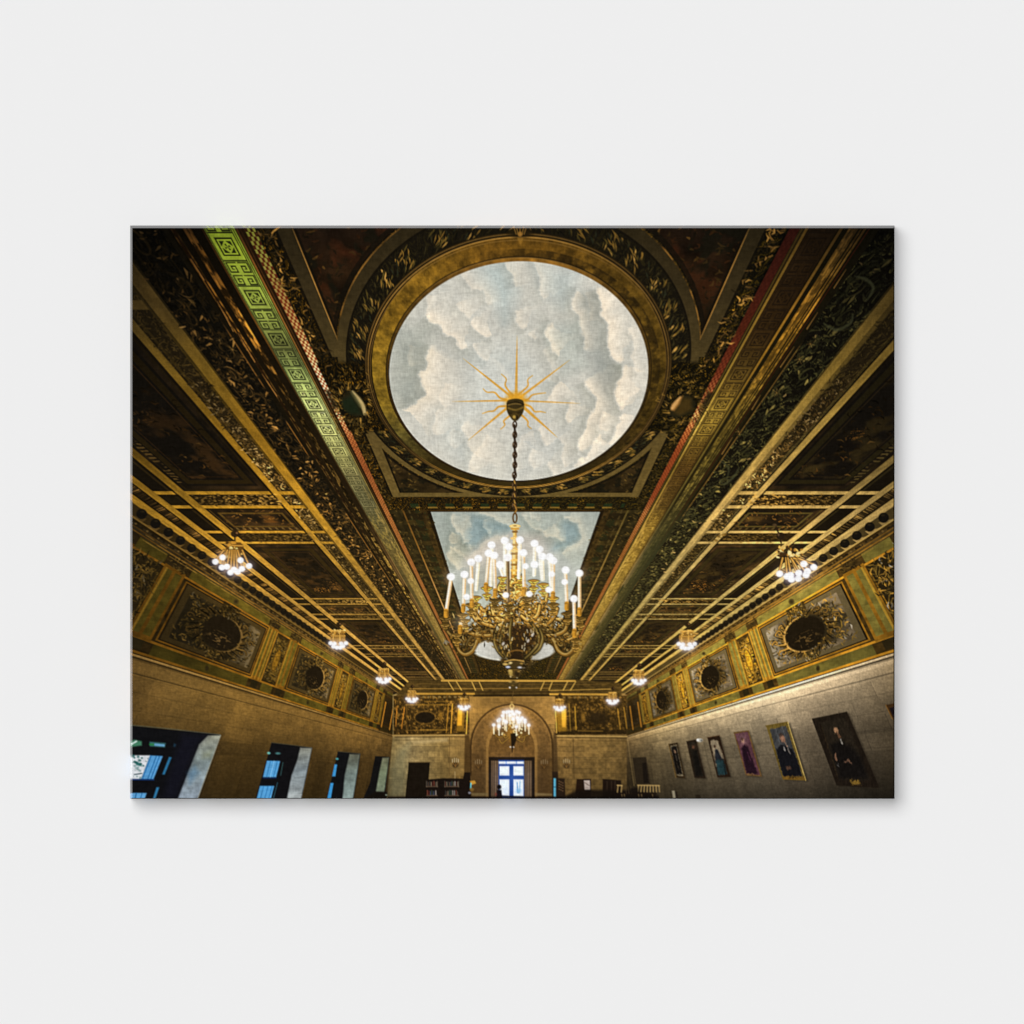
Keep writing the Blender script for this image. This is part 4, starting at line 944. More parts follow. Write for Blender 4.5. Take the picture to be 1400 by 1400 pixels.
    stroke([(566, 948.5), (648, 948.5)], 2.6, (160, 120, 48), .95); stroke([(752, 949), (838, 949.5)], 2.6, (166, 126, 52), .95)
    stroke([(648, 951), (750, 950.5)], 2.5, (26, 18, 10), .9); stroke([(648, 953.5), (750, 953)], 1.4, (130, 100, 46), .7); stroke([(650, 946), (750, 946)], 2, (40, 28, 14), .8)
    # far friezes
    def frz(x0, x1, dk_):
        pts = [(x0, 951), (x1, 951), (x1, 1004), (x0, 1005)]
        s = bb(pts, 2); m = polym(pts, s, .7)
        x, y = PX[s], PY[s]; a, b = fbm(x/3.2, y/3.2, 231, 3), fbm(x/1.6, y/1.6, 241, 2)
        c = np.array([50, 36, 15], f4)*(.6+.8*a)[..., None]+np.array([84, 60, 22], f4)*(sm(b, .3, .85)*sm(a, .3, .75)*dk_)[..., None]
        img[s] = img[s]*(1-m[..., None])+c*m[..., None]
    frz(538, 642, .9); frz(759, 857, .8)
    for k_ in range(9): ell(579+k_*7.2, 953, 2, 1.4, (128, 108, 64), .6, .6); 
    for k_ in range(10): ell(771+k_*7.4, 953.5, 2, 1.4, (120, 98, 56), .6, .6)
    stroke([(555, 963.5), (615, 963.5)], .9, (170, 124, 44), .8); stroke([(580, 959), (618, 959)], .8, (160, 116, 40), .7)
    stroke([(556, 964), (556, 997)], .8, (120, 84, 32), .7); stroke([(575, 998), (612, 998)], 1.0, (190, 138, 48), .9); stroke([(554, 998.5), (575, 998.5)], .8, (130, 92, 34), .7)
    for (x0, y0, x1, y1, w_, c3) in ((543, 966, 541, 993, 1, (176, 112, 36)), (553, 967, 549, 996, 1.2, (176, 112, 36)), (613, 964, 610, 1002, 1.0, (166, 118, 40)), (618.5, 963, 616.5, 1002, 1.6, (176, 126, 42)), (639, 972, 637.5, 1003, 1.6, (200, 150, 60)),
                                     (759.5, 972, 761, 1002, 1.2, (216, 170, 80)), (786, 966, 787.5, 998, 1.2, (180, 136, 44)), (778, 962, 780, 1000, 1.0, (130, 100, 36)), (844.5, 969, 848, 997, 1.1, (176, 128, 44)), (853, 967, 857, 996, 1.1, (176, 128, 44))):
        stroke([(x0, y0), (x1, y1)], w_, c3, .95)
    poly([(625, 970), (635, 970), (634, 1000), (624, 1000)], (120, 86, 26), .8, 1)
    poly([(626.5, 968), (632, 968), (631.5, 992), (625, 992)], (196, 138, 40), .95, .9)
    poly([(760, 970), (774, 970), (775, 1000), (762, 1000)], (132, 96, 26), .75, 1)
    poly([(767.5, 970), (774, 969), (773.5, 994), (768.5, 994)], (200, 146, 46), .95, .9)
    ell(581, 981, 13, 7.2, (22, 17, 11), .95, 1); ring(581, 981, 14.5, 8.8, 1.3, (120, 86, 34), .6)
    ell(602, 979, 3, 6, (170, 120, 40), .5, 1.5); ell(818, 982, 15, 9, (34, 25, 13), .9, 3); ell(797, 980, 2.4, 6, (150, 108, 40), .6, 1.2)
    poly([(819, 996), (857, 1000), (857, 1004), (762, 1004), (762, 1001)], (30, 22, 11), .6, 1); stroke([(790, 999), (824, 999.5)], .9, (150, 110, 40), .8)
    # cornice of the far wall
    stroke([(537, 1005.5), (640, 1005)], 1.8, (168, 134, 74), .95); stroke([(540, 1007.6), (640, 1007.2)], 1, (60, 44, 22), .9)
    stroke([(759, 1006), (857, 1007)], 1.8, (170, 138, 78), .95); stroke([(762, 1008), (857, 1009)], 1, (66, 50, 26), .9)
    stroke([(540, 1012), (637, 1012)], .7, (90, 70, 38), .7); stroke([(763, 1012.5), (857, 1013.5)], .7, (84, 64, 34), .7)
    poly([(563, 1013), (612, 1009), (612, 1014), (566, 1017)], (196, 170, 118), .6, 2)
    stroke([(614.5, 1008), (614.5, 1060)], .8, (92, 70, 38), .7); stroke([(783.5, 1010), (785, 1064)], .8, (70, 52, 28), .9)
    poly([(616, 1009), (636, 1009), (634, 1060), (616, 1060)], (150, 120, 68), .4, 2)
    stroke([(786, 1036.5), (850, 1036.5)], .6, (150, 122, 70), .5); stroke([(786, 1022), (850, 1022.5)], .5, (90, 68, 36), .5)
    # arch
    arch = [(640, 1092), (640, 953), (757, 953), (757, 1092)]
    poly(arch, (122, 92, 48), .35, 1)
    poly([(635.5, 1005), (641, 1003), (643.5, 1020), (641.5, 1092), (633, 1092), (634.5, 1060)], (62, 44, 22), .8, 1)
    poly([(757, 1000), (761, 1004), (763, 1060), (763, 1092), (756, 1092), (755.5, 1020)], (58, 42, 24), .75, 1)
    arc = lambda cx, cy, rx, ry, n=22: [(cx-rx*np.cos(t), cy-ry*np.sin(t)) for t in np.linspace(0, np.pi, n)]
    ap = [(643.5, 1092)]+arc(699.5, 1020, 56, 57)+[(755.5, 1092)]
    s = bb(ap, 2); m = polym(ap, s, .8); x, y = PX[s], PY[s]
    c = ramp(np.abs(x-700), [0, 30, 40, 56], [(128, 94, 48), (112, 82, 42), (98, 72, 38), (104, 76, 40)])*ip(y, [960, 1010, 1092], [1.1, .95, .72])[..., None]*(.78+.45*fbm(x/3, y/3, 251, 3))[..., None]
    img[s] = img[s]*(1-m[..., None])+c*m[..., None]
    stroke([(643.5, 1060)]+arc(699.5, 1020, 56, 57)+[(756, 1060)], 2.2, (52, 36, 18), .9, .8)
    stroke([(646, 1030)]+arc(699.5, 1020, 53.5, 54.5)+[(753, 1030)], .9, (140, 104, 54), .6)
    ip_ = [(667.5, 1092), (667.8, 1024)]+arc(699.5, 1024, 31.5, 36)+[(731, 1092)]
    poly([(664, 1092), (664.5, 1022)]+arc(699.5, 1022, 35.5, 40)+[(735, 1092)], (146, 110, 58), .6, 1)
    s = bb(ip_, 2); m = polym(ip_, s, .8); x, y = PX[s], PY[s]
    c = np.array([92, 66, 33], f4)*(.78+.45*fbm(x/3, y/3, 261, 3))[..., None]*ip(y, [985, 1040], [.85, 1.05])[..., None]
    img[s] = img[s]*(1-m[..., None])+c*m[..., None]
    # niche shadows with sconces
    for (cx_, w_) in ((653.5, 7), (743, 7)):
        poly([(cx_-w_, 1030), (cx_+w_, 1030), (cx_+w_, 1088), (cx_-w_, 1088)], (70, 50, 27), .5, 4)
    stroke([(646, 1057), (664, 1057)], .7, (120, 92, 52), .4)
    # door: head, curtains, blue window
    poly([(668, 1035), (731, 1035), (731, 1092), (668, 1092)], (26, 19, 13), 1, .7)
    for (x0, x1) in ((671.5, 682.5), (716, 727)):
        poly([(x0, 1040), (x1, 1040), (x1, 1091), (x0, 1091)], (92, 72, 50), 1, .6)
        for d in (2.2, 4.8, 7.6): stroke([(x0+d, 1041), (x0+d-.4, 1090)], 1.0, (56, 42, 29), .8)
        stroke([(x0+6.2, 1041), (x0+6, 1090)], .8, (128, 104, 76), .7)
    poly([(681.5, 1039), (716.5, 1039), (716.5, 1091), (681.5, 1091)], (18, 50, 118), 1, .6)
    for (a, b, c3, d) in ((682, 1041, 716, 1044.4), (683, 1047.5, 696.3, 1060.3), (702, 1047.5, 715.6, 1060.3), (683, 1065.5, 696.3, 1089), (702, 1065.5, 715.6, 1089)):
        poly([(a, b), (c3, b), (c3, d), (a, d)], (218, 230, 250), 1, .7)
    for xk in (692, 706): stroke([(xk, 1041), (xk, 1044.4)], 1, (40, 80, 160), .8)
    stroke([(707, 1070), (708, 1084)], 1.4, (60, 120, 170), .8); stroke([(711, 1068), (710, 1084)], 1.2, (110, 170, 210), .8); ell(709, 1081, 4, 3, (90, 150, 190), .5, 1.5)
    glow(699, 1066, 22, (120, 150, 255), .22)
    ell(682.5, 1076, 3, 3.2, (14, 12, 16), 1, .6); poly([(678, 1092), (679.5, 1080), (685.5, 1080), (687, 1092)], (22, 18, 22), 1, .7); ell(678, 1086, 1.6, 2.4, (104, 52, 42), .8, .7)
    stroke([(687, 1088.5), (716, 1089.5)], 2.2, (20, 24, 40), .9)
    poly([(644, 1084), (667, 1084), (667, 1088), (645, 1088)], (110, 92, 58), .8, .7); poly([(732, 1084), (756, 1085), (756, 1088), (732, 1088)], (120, 100, 64), .8, .7)
    # doorway and bookcases
    poly([(558.8, 1042.5), (587.6, 1042.5), (586, 1066), (583.5, 1092), (554, 1092)], (24, 18, 12), 1, .6)
    stroke([(558.5, 1042), (588, 1042)], .8, (70, 52, 28), .8)
    poly([(582, 1066), (606, 1064), (633, 1064.5), (635, 1056), (643, 1056), (644, 1092), (581, 1092)], (24, 17, 13), 1, .7)
    cols = [(120, 96, 80), (70, 84, 110), (150, 134, 110), (92, 40, 34), (60, 60, 56), (170, 160, 150), (54, 72, 60), (116, 60, 46)]
    for (x0, x1) in ((583, 597), (608, 626)):
        for (yt, ybm) in ((1068, 1074.5), (1080, 1087)):
            x = x0+.5; i = 0
            while x < x1:
                hq = RS.uniform()*.999; wq = 1.+hq*1.2
                poly([(x, ybm-5-hq*2), (x+wq*.7, ybm-5-hq*2), (x+wq*.8, ybm), (x, ybm)], cols[int(hq*7.99)], .75, .45); x += wq+.35; i += 1
            stroke([(x0, ybm+.9), (x1+1, ybm+.7)], .9, (140, 112, 86), .75)
        for xk in (x0, x1+1): stroke([(xk, 1068), (xk, 1076)], .9, (120, 104, 84), .6)
    poly([(642, 1068), (649, 1067), (651, 1071), (645, 1073)], (190, 140, 50), .9, .7); stroke([(643.8, 1071), (643.4, 1078)], 1.8, (110, 200, 210), .9)
    ell(645, 1079.5, 3, 2.4, (120, 90, 40), .9, .8); ell(642, 1084, 2, 1.6, (140, 140, 150), .8, .6)
    poly([(755, 1055), (762.5, 1055), (763, 1064), (772, 1064.5), (773, 1092), (755, 1092)], (36, 26, 18), 1, .7)
    poly([(756.8, 1064), (760, 1064), (760, 1090), (756.8, 1090)], (90, 176, 206), .9, .7); stroke([(756.5, 1076), (760, 1076)], 1, (30, 60, 80), .9)
    for i in range(12): ell(764.5+(i % 3)*2.4, 1068+i*1.2, .9, .9, (126, 92, 60), .7, .5)
    poly([(788.5, 1065.2), (808, 1065.2), (808, 1092), (786, 1092)], (34, 22, 14), 1, .6)
    poly([(798.3, 1066.8), (806.5, 1066.8), (806.8, 1079.8), (799.2, 1079.8)], (176, 160, 150), 1, .5); stroke([(799.5, 1070), (805.5, 1074)], .9, (90, 70, 60), .8); stroke([(800, 1077), (805.5, 1077)], .7, (110, 90, 80), .7)
    poly([(824, 1065), (849, 1067), (850, 1092), (824, 1092)], (28, 19, 13), 1, .6)
    for xk in (830, 836, 841): stroke([(xk, 1068), (xk, 1088)], .8, (92, 74, 56), .5)
    poly([(773, 1088), (790, 1080), (860, 1080), (900, 1087), (900, 1093), (773, 1093)], (20, 15, 11), .9, 2)
    # sconces
    for (cx_, cy_, al) in ((622.5, 1044, 1.), (654, 1046, .5), (744, 1046, .5), (774.5, 1045, .8)):
        ell(cx_, cy_+2, 4.2, 3.6, (48, 34, 18), .85*al, 1.2)
        for d in (-4, -1.3, 1.6, 4.2): stroke([(cx_+d, cy_-8+abs(d)*.5), (cx_+d, cy_-2)], .9, (206, 190, 156), .8*al)
        for d in (-3.6, 0, 3.6): stroke([(cx_+d, cy_-1), (cx_, cy_+4)], 1, (130, 92, 44), .8*al)
    stroke([(622, 1055), (622, 1064)], .8, (180, 160, 120), .6)

    # ================================================================= RIGHT WALL THINGS
    g8 = lambda *p: [(820+a/3.415, 900+b/3.415) for a, b in p]
    t7 = lambda *p: [(1023+a/7., 892+b/7.) for a, b in p]
    t8 = lambda *p: [(823+a/7., 892+b/7.) for a, b in p]
    # door in the corner, line of corner
    stroke([(858, 1010), (862, 1040), (867, 1074)], 1.2, (150, 124, 76), .5)
    poly(t8((288, 1010), (422, 1000), (462, 1255), (322, 1255)), (40, 32, 22), 1, .6)
    poly(t8((385, 1060), (420, 1050), (450, 1250), (400, 1250)), (22, 17, 13), .9, .8); stroke(t8((288, 1010), (322, 1255)), .8, (120, 98, 60), .6)
    # pipes
    stroke(t8((975, 860), (1060, 1250)), .8, (70, 62, 46), .8); stroke(t8((880, 985), (1080, 990), (1270, 985)), .8, (84, 76, 58), .6)
    def shadow(pts, d=3): 
        poly([(a+d, b+1.5) for a, b in pts], (36, 30, 22), .55, 1.6)
    # portraits, far to near
    p6 = t8((638, 880), (722, 865), (797, 1205), (708, 1195)); shadow(p6, 2); poly(p6, (54, 38, 18), 1, .5)
    stroke(t8((640, 880), (722, 866)), 1, (40, 28, 16), .9); stroke(t8((640, 880), (708, 1195)), 1.1, (128, 96, 44), .8)
    poly(t8((655, 893), (715, 884), (778, 1180), (715, 1180)), (150, 134, 104), .9, .4)
    poly(t8((662, 903), (712, 893), (770, 1168), (714, 1168)), (22, 18, 16), 1, .4)
    ell(822.9+99.8, 892+135, 1.2, 2.0, (176, 130, 96), .8, .6, -.25); stroke([(923.8, 1031), (925.5, 1040)], 1, (120, 108, 92), .6); stroke([(925, 1044), (929, 1052)], 1, (90, 74, 56), .5)
    p5 = t8((808, 850), (900, 832), (992, 1205), (885, 1198)); shadow(p5, 2); poly(p5, (42, 30, 20), 1, .5)
    poly(t8((828, 862), (892, 850), (972, 1188), (892, 1188)), (36, 30, 22), 1, .5); ell(823+875/7, 892+905/7, 1.6, 2.6, (150, 92, 66), .9, .7, -.25)
    ell(949, 1021.4, 3.4, 4, (70, 44, 26), .4, 2); poly([(947, 1026), (953, 1026), (960, 1060), (951, 1060)], (18, 16, 14), .8, 1.5)
    p4 = t8((1010, 815), (1125, 795), (1230, 1190), (1105, 1195)); shadow(p4, 2); poly(p4, (48, 30, 18), 1, .5)
    stroke(t8((1010, 815), (1125, 796)), 1.2, (84, 52, 28), .8)
    poly(t8((1038, 850), (1065, 832), (1110, 850), (1165, 1000), (1170, 1080), (1090, 1090)), (170, 150, 120), 1, 1)
    poly(t8((1080, 930), (1105, 925), (1150, 1010), (1170, 1060), (1085, 1060)), (36, 40, 50), 1, .9); poly(t8((1090, 1030), (1165, 1030), (1200, 1165), (1110, 1170)), (34, 68, 76), 1, .9)
    ell(823+1080/7, 892+900/7, 1.3, 2.2, (84, 50, 36), 1, .6, -.3); stroke(t8((1160, 1020), (1185, 1160)), 2, (24, 22, 22), .7)
    p3 = g8((625, 345), (695, 336), (757, 552), (682, 547)); shadow(p3, 2); poly(p3, (128, 90, 44), 1, .5)
    poly(g8((632, 352), (691, 344), (748, 546), (686, 540)), (112, 62, 78), 1, .6)
    poly(g8((640, 360), (680, 352), (690, 400), (660, 410)), (160, 110, 120), .6, 2.5)
    poly(g8((662, 420), (674, 402), (690, 410), (712, 470), (738, 540), (688, 540), (670, 470)), (44, 20, 36), 1, 1); ell(820+668/3.415, 900+383/3.415, 2, 3.2, (206, 150, 126), 1, .7, -.3)
    ell(820+664/3.415, 900+376/3.415, 2, 1.6, (80, 44, 40), .7, .7); stroke(g8((686, 540), (745, 548)), 1.4, (150, 108, 60), .8); stroke(g8((690, 440), (705, 480)), 1.6, (110, 50, 84), .6)
    p2 = t7((170, 700), (375, 664), (550, 1226), (330, 1216)); shadow(p2, 4); poly(p2, (120, 96, 34), 1, .5)
    stroke(t7((378, 668), (550, 1224)), 1.3, (206, 176, 96), .9); stroke(t7((170, 704), (372, 668)), 1.6, (112, 88, 30), .9)
    poly(t7((208, 735), (362, 705), (520, 1185), (335, 1190)), (64, 66, 70), 1, .5)
    for i, d in enumerate((20, 45, 75, 110)): stroke(t7((215+d, 735-d*.2), (260+d, 880)), 1.2, (104, 108, 112) if i % 2 else (52, 56, 64), .5)
    poly(t7((270, 930), (310, 880), (350, 890), (420, 930), (470, 1030), (515, 1185), (338, 1188), (285, 1010)), (22, 22, 28), 1, .9)
    ell(1023+328/7, 892+825/7, 3.4, 5.4, (170, 118, 92), 1, .8, -.42); ell(1023+312/7, 892+790/7, 3.2, 2.4, (62, 48, 42), .9, .8); stroke(t7((340, 905), (352, 945)), 1.6, (176, 172, 170), .9); stroke(t7((372, 900), (400, 965)), 1.2, (170, 160, 150), .8)
    ell(1023+385/7, 892+1105/7, 3.6, 2.6, (112, 74, 56), .9, .9, .4); stroke(t7((350, 860), (375, 900)), 1.6, (190, 140, 110), .7)
    poly(t7((330, 1186), (535, 1184), (548, 1222), (335, 1214)), (132, 92, 26), .9, .6); stroke(t7((400, 1196), (450, 1200)), 1.5, (60, 40, 16), .7)
    p1 = t7((608, 634), (945, 566), (1255, 1296), (845, 1272)); shadow(p1, 3); poly(p1, (32, 24, 17), 1, .7)
    poly(t7((690, 670), (930, 615), (1160, 1225), (870, 1215)), (40, 33, 24), .8, 1.5)
    poly(t7((780, 880), (870, 850), (960, 880), (1080, 1000), (1150, 1210), (875, 1210)), (19, 16, 15), .9, 3)
    stroke(t7((700, 700), (860, 1200)), .8, (58, 44, 24), .7)
    ell(1023+842/7, 892+745/7, 2.8, 4.6, (176, 126, 88), .95, .9, -.5); stroke(t7((850, 770), (880, 815)), 2.4, (120, 78, 52), .7); stroke(t7((884, 835), (900, 870)), 1.8, (150, 146, 140), .9)
    stroke(t7((832, 980), (845, 1030)), 2.6, (124, 86, 64), .9); stroke(t7((925, 1055), (955, 1030), (985, 1060)), 2.4, (110, 76, 58), .9); stroke(t7((862, 1075), (868, 1085)), 1.6, (120, 118, 116), .7)
    poly(t7((972, 1225), (1060, 1220), (1080, 1262), (990, 1268)), (132, 98, 30), .9, 1)
    p7 = [(1211, 964), (1224, 961), (1224, 988), (1219, 980)]
    poly(p7, (58, 38, 18), 1, .5); poly([(1216, 968), (1224, 966), (1224, 984), (1221, 980)], (24, 18, 20), 1, .5); stroke([(1211, 964), (1220, 983)], 1.2, (120, 82, 34), .8)
    ell(956.5, 1012, 4.3, 2.6, (176, 172, 160), 1, .7); ell(954, 1011.6, 1.5, 1.5, (235, 232, 224), .9, .6); ell(959, 1012.4, 1.4, 1.4, (96, 92, 84), .8, .6)
    poly([(918.5, 1081), (922.5, 1081), (924, 1091), (920, 1091)], (150, 140, 116), .9, .7); poly([(923, 1082), (926, 1083), (927, 1092), (924, 1092)], (30, 24, 18), .8, 1)
    poly([(950.5, 1086.5), (957, 1086.5), (958, 1092), (951, 1092)], (34, 27, 19), .9, .8)
    for p_, am in ((p6, .9), (p5, .9), (p4, .82), (p3, .80), (p2, .88), (p1, .95)):
        s = bb(p_, 1); m = polym(p_, s, .6); x, y = PX[s], PY[s]
        j0, i0 = s[0].start, s[1].start
        jj, ii = np.mgrid[s[0], s[1]]
        k_ = 2.6 if p_ is not p1 else 3.4
        jj = np.clip(jj+((fbm(x/1.6, y/1.6, 451, 2)-.5)*k_*2*SS).astype(int), j0, s[0].stop-1); ii = np.clip(ii+((fbm(x/1.6, y/1.6, 453, 2)-.5)*k_*SS).astype(int), i0, s[1].stop-1)
        inm = polym(p_, s, .6)[jj-j0, ii-i0] > .9
        c = np.where(inm[..., None], img[jj, ii], img[s])
        br_ = am*(.66+.62*fbm(x/2.2, y/4., 431, 4, .65))[..., None]
        c = c*br_; g_ = c.mean(-1, keepdims=True)
        c = c*.80+(g_*np.array([1.12, 1., .80], f4))*.20
        img[s] = img[s]*(1-m[..., None])+c*m[..., None]
    # chairs
    for (x0, x1, nb, h_) in ((845, 850, 2, 9), (873, 901, 8, 8.5)):
        for k_ in range(nb):
            xq = x0+(x1-x0)*k_/max(nb-1, 1); stroke([(xq, 1074+(k_ % 2)*.4), (xq-1+.25*k_, 1074+h_)], 1.5, (168, 138, 84), .9)
        stroke([(x0-1, 1073.6), (x1+.5, 1074)], 1.8, (170, 140, 86), .9)
    stroke([(847, 1084.5), (897, 1085)], 1.6, (26, 18, 12), 1)
    for xq in (850, 853.5, 873, 877, 892): stroke([(xq, 1086), (xq+.8, 1092)], 1.2, (128, 102, 62), .8)
    for xq in (855, 858.5, 862): stroke([(xq, 1075), (xq+1.5, 1085)], 1, (70, 54, 34), .7)
    poly([(862, 1078), (872, 1077), (873, 1085), (862, 1085)], (22, 17, 13), .9, 1)
    # dark floor edge
    s = sl(530, 1086, 900, 1093); mm = sm(PY[s], 1087.5, 1090.5)
    mix(s, mm*np.where((PX[s] > 681) & (PX[s] < 717), .5, .9), (15, 12, 10))

    # warm light the lamps throw on what is round them, as the photograph on the print recorded it
    for (cx, cy, r_, am) in ((320, 766, 70, .30), (462, 872, 50, .26), (524, 922, 40, .2), (563, 950, 32, .2), (634, 968, 26, .3), (1088, 772, 70, .30), (939, 872, 50, .28), (873, 925, 40, .2), (837, 955, 32, .2), (765, 968, 26, .3), (702, 830, 150, .18), (700, 1000, 60, .18), (420, 690, 110, .16), (1000, 690, 110, .18)):
        s = sl(cx-3*r_, cy-3*r_, cx+3*r_, cy+3*r_)
        g_ = am*np.exp(-((PX[s]-cx)**2+(PY[s]-cy)**2)/(r_*r_))
        img[s] = img[s]*(1+g_[..., None]*np.array([1.08, 1., .8], f4))
    # ================================================================= SMALL CEILING LIGHTS
    def lamp(cx, cy, k, sd, arms=True):
        stroke([(cx+1.5*k, cy-42*k), (cx+1*k, cy-24*k)], 1.6*k+.4, (40, 28, 16), .95)
        ell(cx+1.5*k, cy-37*k, 6*k, 5*k, (36, 25, 14), .95, .6); ell(cx+4*k, cy-38*k, 1.6*k, 1.4*k, (150, 104, 60), .7, .6)
        poly([(cx-12*k, cy-20*k), (cx-8*k, cy-25*k), (cx+9*k, cy-25*k), (cx+14*k, cy-20*k), (cx+12*k, cy-12*k), (cx+8*k, cy-5*k), (cx-7*k, cy-4*k), (cx-11*k, cy-12*k)], (96, 62, 20), .95, .8)
        for i in range(int(26 if k > .5 else 14)):
            a, b, c3, d = RS.uniform(size=4)*.9999
            x = cx+(a-.5)*26*k; y = cy-25*k+b*20*k
            ell(x, y, (1.+2.2*c3)*k+.25, (.8+1.6*d)*k+.25, [(244, 190, 84), (196, 136, 44), (60, 38, 14), (255, 224, 140)][int(c3*3.99)], .9, .5, a*3)
        stroke([(cx-13*k, cy-22*k), (cx, cy-20.5*k), (cx+14*k, cy-20*k)], 1.6*k+.3, (206, 150, 60), .8)
        stroke([(cx-9*k, cy-8*k), (cx+9*k, cy-8*k)], 2*k+.3, (222, 168, 70), .85); ell(cx+1*k, cy-6*k, 7*k, 5*k, (232, 182, 88), .8, 1.2)
        bl = [(-26, 2), (-16, -4), (-17, 10), (-10, 9), (-5, 17), (0, 13), (5, 16), (11, 12), (9, 0), (21, 8)] if arms else [(-16, 2), (-10, 9), (-3, 11), (4, 11), (10, 8), (16, 2), (-8, 3), (6, 3)]
        for (dx, dy) in bl:
            stroke([(cx+dx*.55*k, cy-14*k), (cx+dx*.95*k, cy+(dy-3)*k)], 3.4*k+.2, (58, 38, 14), .8); stroke([(cx+dx*.55*k, cy-14*k), (cx+dx*.95*k, cy+(dy-3)*k)], 1.9*k+.2, (206, 146, 58), .95)
        if k < .7:
            for dx in (-13, -9, -5, -1, 3, 7, 11):
                stroke([(cx+dx*k*.8, cy-24*k), (cx+dx*k*1.1, cy-12*k), (cx+dx*k, cy+1*k)], [1.2*k, 3.2*k, 1.4*k], (214, 158, 66) if dx in (-9, 3) else (150, 104, 40) if dx % 2 else (84, 56, 20), .9, .5, True)
            stroke([(cx-14*k, cy-13*k), (cx+14*k, cy-13*k)], 2.4*k, (190, 138, 56), .85); stroke([(cx-11*k, cy-24*k), (cx+11*k, cy-24*k)], 3*k, (226, 172, 80), .85)
        for (dx, dy) in bl: glow(cx+dx*k, cy+dy*k, 6.5*k+1.0, (225, 205, 255), .30)
        for (dx, dy) in bl: ell(cx+dx*k, cy+dy*k, 4.3*k+.15, 3.9*k+.15, (255, 253, 255), 1, .7)
        glow(cx, cy+8*k, 26*k, (255, 200, 130), .09)
    lamp(320, 766, .98, 3); lamp(462.5, 878, .66, 4, False); lamp(524.5, 927, .52, 5, False); lamp(563, 954.5, .43, 6, False); lamp(634.3, 965, .42, 7, False)
    # right-hand near lamp has its arms turned the other way
    cx, cy, k = 1087, 775, .98
    stroke([(1060, 717), (1064, 728), (1068, 742)], 2.2, (44, 32, 20), .95, .6, True); ell(1067.5, 733, 5.6, 5, (36, 26, 15), 1, .6); ell(1059, 718, 3, 2, (84, 64, 38), .8, .7)
    ell(1064.5, 731, 1.2, 2, (120, 90, 60), .7, .6)
    for i in range(46):
        a, b, c3, d = RS.uniform(size=4)*.9999
        ell(1062+a*34, 746+b*17+a*2, 1.+2.4*c3, .8+1.8*d, [(244, 190, 90), (190, 134, 50), (56, 36, 16), (255, 222, 150)][int(c3*3.99)], .92, .5, a*3)
    bl = [(1066, 784.5), (1076, 788), (1081, 786.5), (1082, 792), (1091.5, 791), (1092, 783.5), (1104, 781), (1102, 786), (1099, 771), (1112.5, 775.5)]
    for (x, y) in bl: stroke([(1080+(x-1088)*.45, 763), (x-.3, y-4)], 3.8, (58, 38, 14), .8); stroke([(1080+(x-1088)*.45, 763), (x-.3, y-4)], 2.1, (210, 152, 62), .95)
    for (x, y) in bl: glow(x, y, 7.5, (225, 205, 255), .30)
    for (x, y) in bl: ell(x, y, 4.8, 4.4, (255, 253, 255), 1, .8)
    glow(1090, 785, 28, (255, 205, 140), .14)
    lamp(939, 879, .68, 14, False); lamp(873.5, 929, .52, 15, False); lamp(837.5, 957, .43, 16, False); lamp(765, 966, .42, 17, False)

    # ================================================================= BIG CHANDELIER
    gold_s = [(206, 150, 52), (168, 118, 38), (236, 190, 92), (120, 84, 30)]
    # body mass: noise of gilt scrolls
    body = smooth([(640, 858), (655, 838), (672, 822), (690, 800), (704, 770), (718, 800), (738, 822), (758, 838), (772, 856), (760, 872), (742, 884), (736, 900), (724, 912), (712, 920), (700, 918), (686, 905), (676, 884), (655, 872), (640, 858)], 4)
    s = bb(body, 2); m = polym(body, s, 2.2); x, y = PX[s], PY[s]
    hb, rbq = relief(x/3.6, y/3.6, 271, m > 0, 2)
    cov = np.clip(m*sm(hb+ip(y, [780, 830, 870, 910], [-.05, .06, .2, .34])-np.abs(x-706)/420., .50, .58), 0, 1)
    topc = ramp(y, [760, 810, 840, 862, 915], [(224, 162, 58), (206, 144, 50), (166, 114, 42), (100, 76, 32), (76, 60, 30)])
    c = np.array([34, 25, 12], f4)*(1-sm(rbq, .25, .7))[..., None]+topc*sm(rbq, .25, .7)[..., None]+np.array([60, 54, 40], f4)*sm(rbq, .88, 1)[..., None]
    img[s] = img[s]*(1-cov[..., None])+c*cov[..., None]
    # column
    for (y0, y1, w_) in ((722, 735, 5), (735, 752, 6), (752, 768, 8), (768, 790, 9), (790, 815, 11)):
        stroke([(704, y0), (704, y1)], w_, (222, 166, 62), 1); stroke([(702.6, y0), (702.6, y1)], w_*.35, (255, 232, 150), .8); stroke([(704+w_*.32, y0), (704+w_*.32, y1)], w_*.22, (140, 92, 26), .8)
    for (yq, w_, c3) in ((719.5, 12, (240, 196, 104)), (723, 9, (206, 150, 56)), (727, 5, (120, 80, 26)), (736, 9, (236, 188, 90)), (745, 8, (150, 100, 30)), (753, 11, (244, 200, 104)), (757, 8, (130, 86, 26)), (766, 12, (230, 176, 70)), (772, 9, (140, 92, 28)), (780, 14, (238, 186, 80)), (788, 11, (130, 88, 28)), (797, 16, (220, 164, 60))):
        stroke([(704-w_/2, yq), (704+w_/2, yq)], 3, c3, .95, .6)
    ell(704, 719, 6.2, 2.6, (250, 214, 134), 1, .6); ell(704, 719, 2.5, 1, (140, 96, 40), .8, .5)

